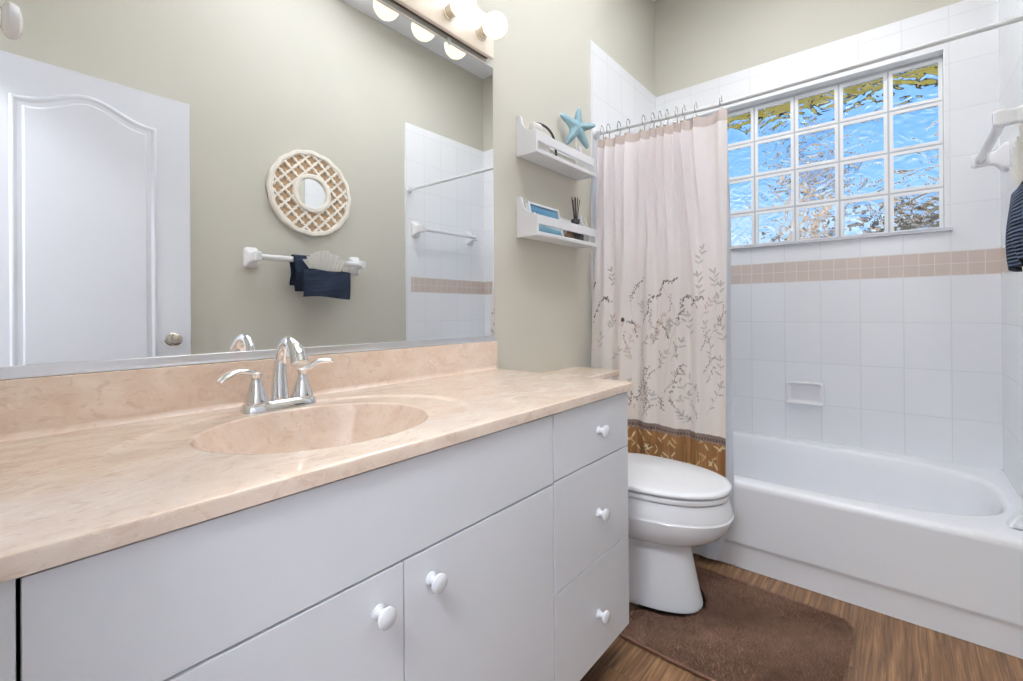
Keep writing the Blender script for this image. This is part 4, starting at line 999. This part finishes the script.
# lower berry clusters
for P, sp_, n_ in (([(420, 110), (380, 170), (355, 240), (345, 300)], 14, 16), ([(385, 200), (400, 270), (400, 320)], 12, 12), ([(300, 300), (330, 330), (400, 320), (400, 380)], 10, 14), ([(640, 90), (605, 160), (580, 240), (560, 330)], 12, 20), ([(560, 330), (600, 390), (640, 440), (700, 470)], 10, 18), ([(490, 320), (500, 360), (495, 400)], 12, 12)):
    Q = interp([pc(590 + x / 6.81, 350 + y / 6.81) for x, y in P], 10)
    for a, b in zip(Q[:-1], Q[1:]): seg(a, b, 0.0007, 0.0007, mauve, 0.6)
    for _ in range(n_ * 2):
        q = rp.choice(Q); s_ = sp_ / 6.81 * 0.0042; c = (q[0] + rp.gauss(0, s_), q[1] + rp.gauss(0, s_)); seg(c, (c[0] + rp.gauss(0, .001), c[1] + .002), 0.0024, 0.0022, rp.choice((mauve, plum, srgb(150, 120, 114))), 0.85)
# grey leaf sprigs
def sprig(p, ang, L, n, col, a=0.7, ll=0.027, ww=0.0075):
    q = p; d = ang
    for i in range(n):
        d += rp.uniform(-.12, .12); q2 = (q[0] + math.cos(d) * L / n, q[1] + math.sin(d) * L / n); seg(q, q2, 0.0007, 0.0006, col, a); q = q2
        s_ = 1 if i % 2 else -1
        leaf(q, d + s_ * rp.uniform(.6, 1.0), ll * rp.uniform(.7, 1.15), ww, col, a)
        if rp.random() < .5: leaf(q, d - s_ * rp.uniform(.6, 1.0), ll * rp.uniform(.6, 1), ww, col, a * .8)
    leaf(q, d, ll, ww, col, a)
sprigs = [((700, 300), 95, .10), ((609, 290), 90, .09), ((715, 310), 80, .10), ((715, 290), 100, .07), ((697, 268), 85, .08), ((690, 340), 100, .10), ((712, 335), 60, .06), ((640, 345), 30, .09), ((655, 372), 60, .10), ((690, 400), 110, .11), ((708, 415), 65, .13), ((700, 395), 120, .10), ((720, 390), 75, .12), ((672, 360), 60, .09), ((712, 365), 90, .09), ((675, 400), 20, .06), ((650, 410), 80, .07), ((690, 320), 200, .08), ((610, 360), 40, .07), ((602, 350), 95, .07), ((625, 395), 70, .07), ((690, 425), 130, .06), ((665, 340), 70, .08), ((645, 320), 100, .07), ((608, 330), 60, .06), ((725, 345), 100, .08)]
for (uv, an, L) in sprigs: sprig(pc(*uv), math.radians(an), L, 4, rp.choice((grey, grey2, srgb(176, 168, 158))), 0.72)
for _ in range(34):
    uv = (rp.uniform(600, 724), rp.uniform(300, 432)); p_ = pc(*uv)
    if rp.random() < .5: sprig(p_, rp.uniform(.7, 2.4), rp.uniform(.05, .11), rp.choice((3, 4, 5)), rp.choice((srgb(196, 172, 154), srgb(186, 160, 146), srgb(178, 170, 162))), 0.65, ll=0.022, ww=0.0065)
    else:
        Q = [p_]; d_ = rp.uniform(1.0, 2.1)
        for k_ in range(9):
            d_ += rp.uniform(-.3, .3); Q.append((Q[-1][0] + .009 * math.cos(d_), Q[-1][1] + .009 * math.sin(d_)))
        for a, b in zip(Q[:-1], Q[1:]):
            seg(a, b, 0.0007, 0.0007, mauve, 0.6); c = (b[0] + rp.gauss(0, .003), b[1] + rp.gauss(0, .003)); seg(c, (c[0], c[1] + .002), 0.0021, 0.0021, rp.choice((mauve, plum)), 0.75)
# brown hem with cream bamboo leaves and a dotted trim
hemz = 0.507 - 0.018 * np.clip((cloth_x - 0.25) / 0.4, 0, 1)
hem = np.clip((hemz - cz_) / 0.002, 0, 1); vary_ = 0.5 + 0.5 * np.sin(cloth_x * 160) * np.sin(cloth_x * 47 + 1)
mk = hem[..., None]; COLR = COLR * (1 - mk) + (srgb(132, 92, 54) * (0.82 + 0.36 * vary_[..., None])) * mk
for i in range(34):
    p = (rp.uniform(0.03, 0.64), rp.uniform(0.17, 0.33)); top = rp.uniform(0.40, 0.495); seg(p, (p[0] + rp.uniform(-.02, .02), top), 0.0009, 0.0007, srgb(190, 156, 112), 0.7)
for i in range(190):
    leaf((rp.uniform(0.02, 0.65), rp.uniform(0.19, 0.485)), rp.choice((rp.uniform(.5, 1.2), rp.uniform(2.0, 2.7))), rp.uniform(.024, .040), rp.uniform(.0055, .0085), rp.choice((srgb(216, 192, 150), srgb(196, 164, 116), srgb(226, 208, 172))), 0.9)
trim_ = ((cz_ > hemz - 0.001) & (cz_ < hemz + 0.030)); COLR[trim_] = srgb(122, 104, 96)
dots = (np.abs(cz_ - (hemz + 0.011)) < 0.0055) & (np.abs(((cloth_x / 0.011) % 1.0) - 0.5) < 0.30); COLR[dots] = srgb(72, 54, 50)
me = bpy.data.meshes.new('shower_curtain')
VV = np.stack([X, Y, Z], -1).reshape(-1, 3); base_c = np.array((0.33, 2.0, ZBOT))
idx = np.arange(NV * NU).reshape(NV, NU)
FF = np.stack([idx[:-1, :-1], idx[1:, :-1], idx[1:, 1:], idx[:-1, 1:]], -1).reshape(-1, 4)
me.vertices.add(len(VV)); me.vertices.foreach_set('co', (VV - base_c).astype(np.float32).ravel())
me.loops.add(FF.size); me.loops.foreach_set('vertex_index', FF.astype(np.int32).ravel())
me.polygons.add(len(FF)); me.polygons.foreach_set('loop_start', np.arange(0, FF.size, 4, dtype=np.int32)); me.polygons.foreach_set('loop_total', np.full(len(FF), 4, dtype=np.int32))
me.update(calc_edges=True); me.validate()
ca = me.color_attributes.new('print', 'FLOAT_COLOR', 'POINT'); ca.data.foreach_set('color', np.concatenate([np.clip(COLR, 0, 1).reshape(-1, 3), np.ones((NV * NU, 1))], 1).astype(np.float32).ravel())
me.polygons.foreach_set('use_smooth', [True] * len(me.polygons)); me.materials.append(curtain_m)
cur = bpy.data.objects.new('shower_curtain', me); COL.objects.link(cur); cur.location = base_c
tag(cur, 'pale pink shower curtain printed with berry branches and a brown bamboo hem', 'curtain')
# liner between curtain and tub
bm = B(); rings = []
for z in np.linspace(0.028, 1.850, 60):
    xr = 0.672 - 0.026 * sstep(0.35, 1.2, z) - 0.016 * sstep(1.2, 1.85, z) - 0.058 * sstep(0.25, 0.0, z); xlft = 0.014 + 0.012 * sstep(1.2, 1.8, z)
    yb_ = 1.9725 + 0.1045 * sstep(0.33, 1.55, z) 
    yb_ -= 0.034 * sstep(0.15, 0.04, z)
    o = []
    for i in range(90):
        s_ = i / 89; x = xlft + (xr - xlft) * s_
        o.append(Vector((x, yb_ + (0.003 + 0.003 * sstep(0.5, 1.4, z)) * math.sin(s_ * 52 + 1.2 * math.sin(2 * z)), z)))
    rings.append(o)
loft(bm, rings, False, False, closed=False)
lin = part('shower_liner', bm, liner_m, base=(0.34, 1.98, 0.028)); tag(lin, 'frosted white shower curtain liner hanging behind the printed curtain', 'curtain liner')
# hooks, one by one
def hook_mesh():
    bm = B(); r = 0.0175; pts_ = [(0, r * math.cos(a), 1.5 * r * math.sin(a) + 0.007) for a in np.linspace(math.radians(-60), math.radians(235), 18)]
    pts_ = [(0.0, 0.006, -0.050), (0.0, 0.012, -0.034)] + pts_[::1]; tube(bm, pts_, 0.0021, 8)
    return bm
hk0 = None; hook_m = mat('dark_nickel', (0.34, 0.32, 0.30, 1), 0.25, metal=1.0, noise=0.05)
for i, x in enumerate(HX):
    c = (x, RY, rodz(x) + 0.004)
    if hk0 is None:
        hk0 = thing('curtain_hook', 'x', 'hook', (0, 0, 0), 'curtain hooks on the rod')
        w1 = part('ring', hook_mesh(), hook_m, hk0)
        bm = B(); sphere(bm, (0, -0.030, -0.046), 0.0075, 14, 10, (1, .7, 1)); b1 = part('roller_bead', bm, nickel, hk0)
        h = hk0
    else:
        h = hk0.copy(); COL.objects.link(h)
        for ch in (w1, b1):
            cc = ch.copy(); COL.objects.link(cc); cc.parent = h
    h.location = c
    names = ('first', 'second', 'third', 'fourth', 'fifth', 'sixth', 'seventh', 'eighth', 'ninth', 'tenth', 'eleventh', 'twelfth')
    h['label'] = 'metal curtain hook on the rod, %s from the left wall' % names[i] if i < 11 else 'metal curtain hook at the free right edge of the shower curtain'
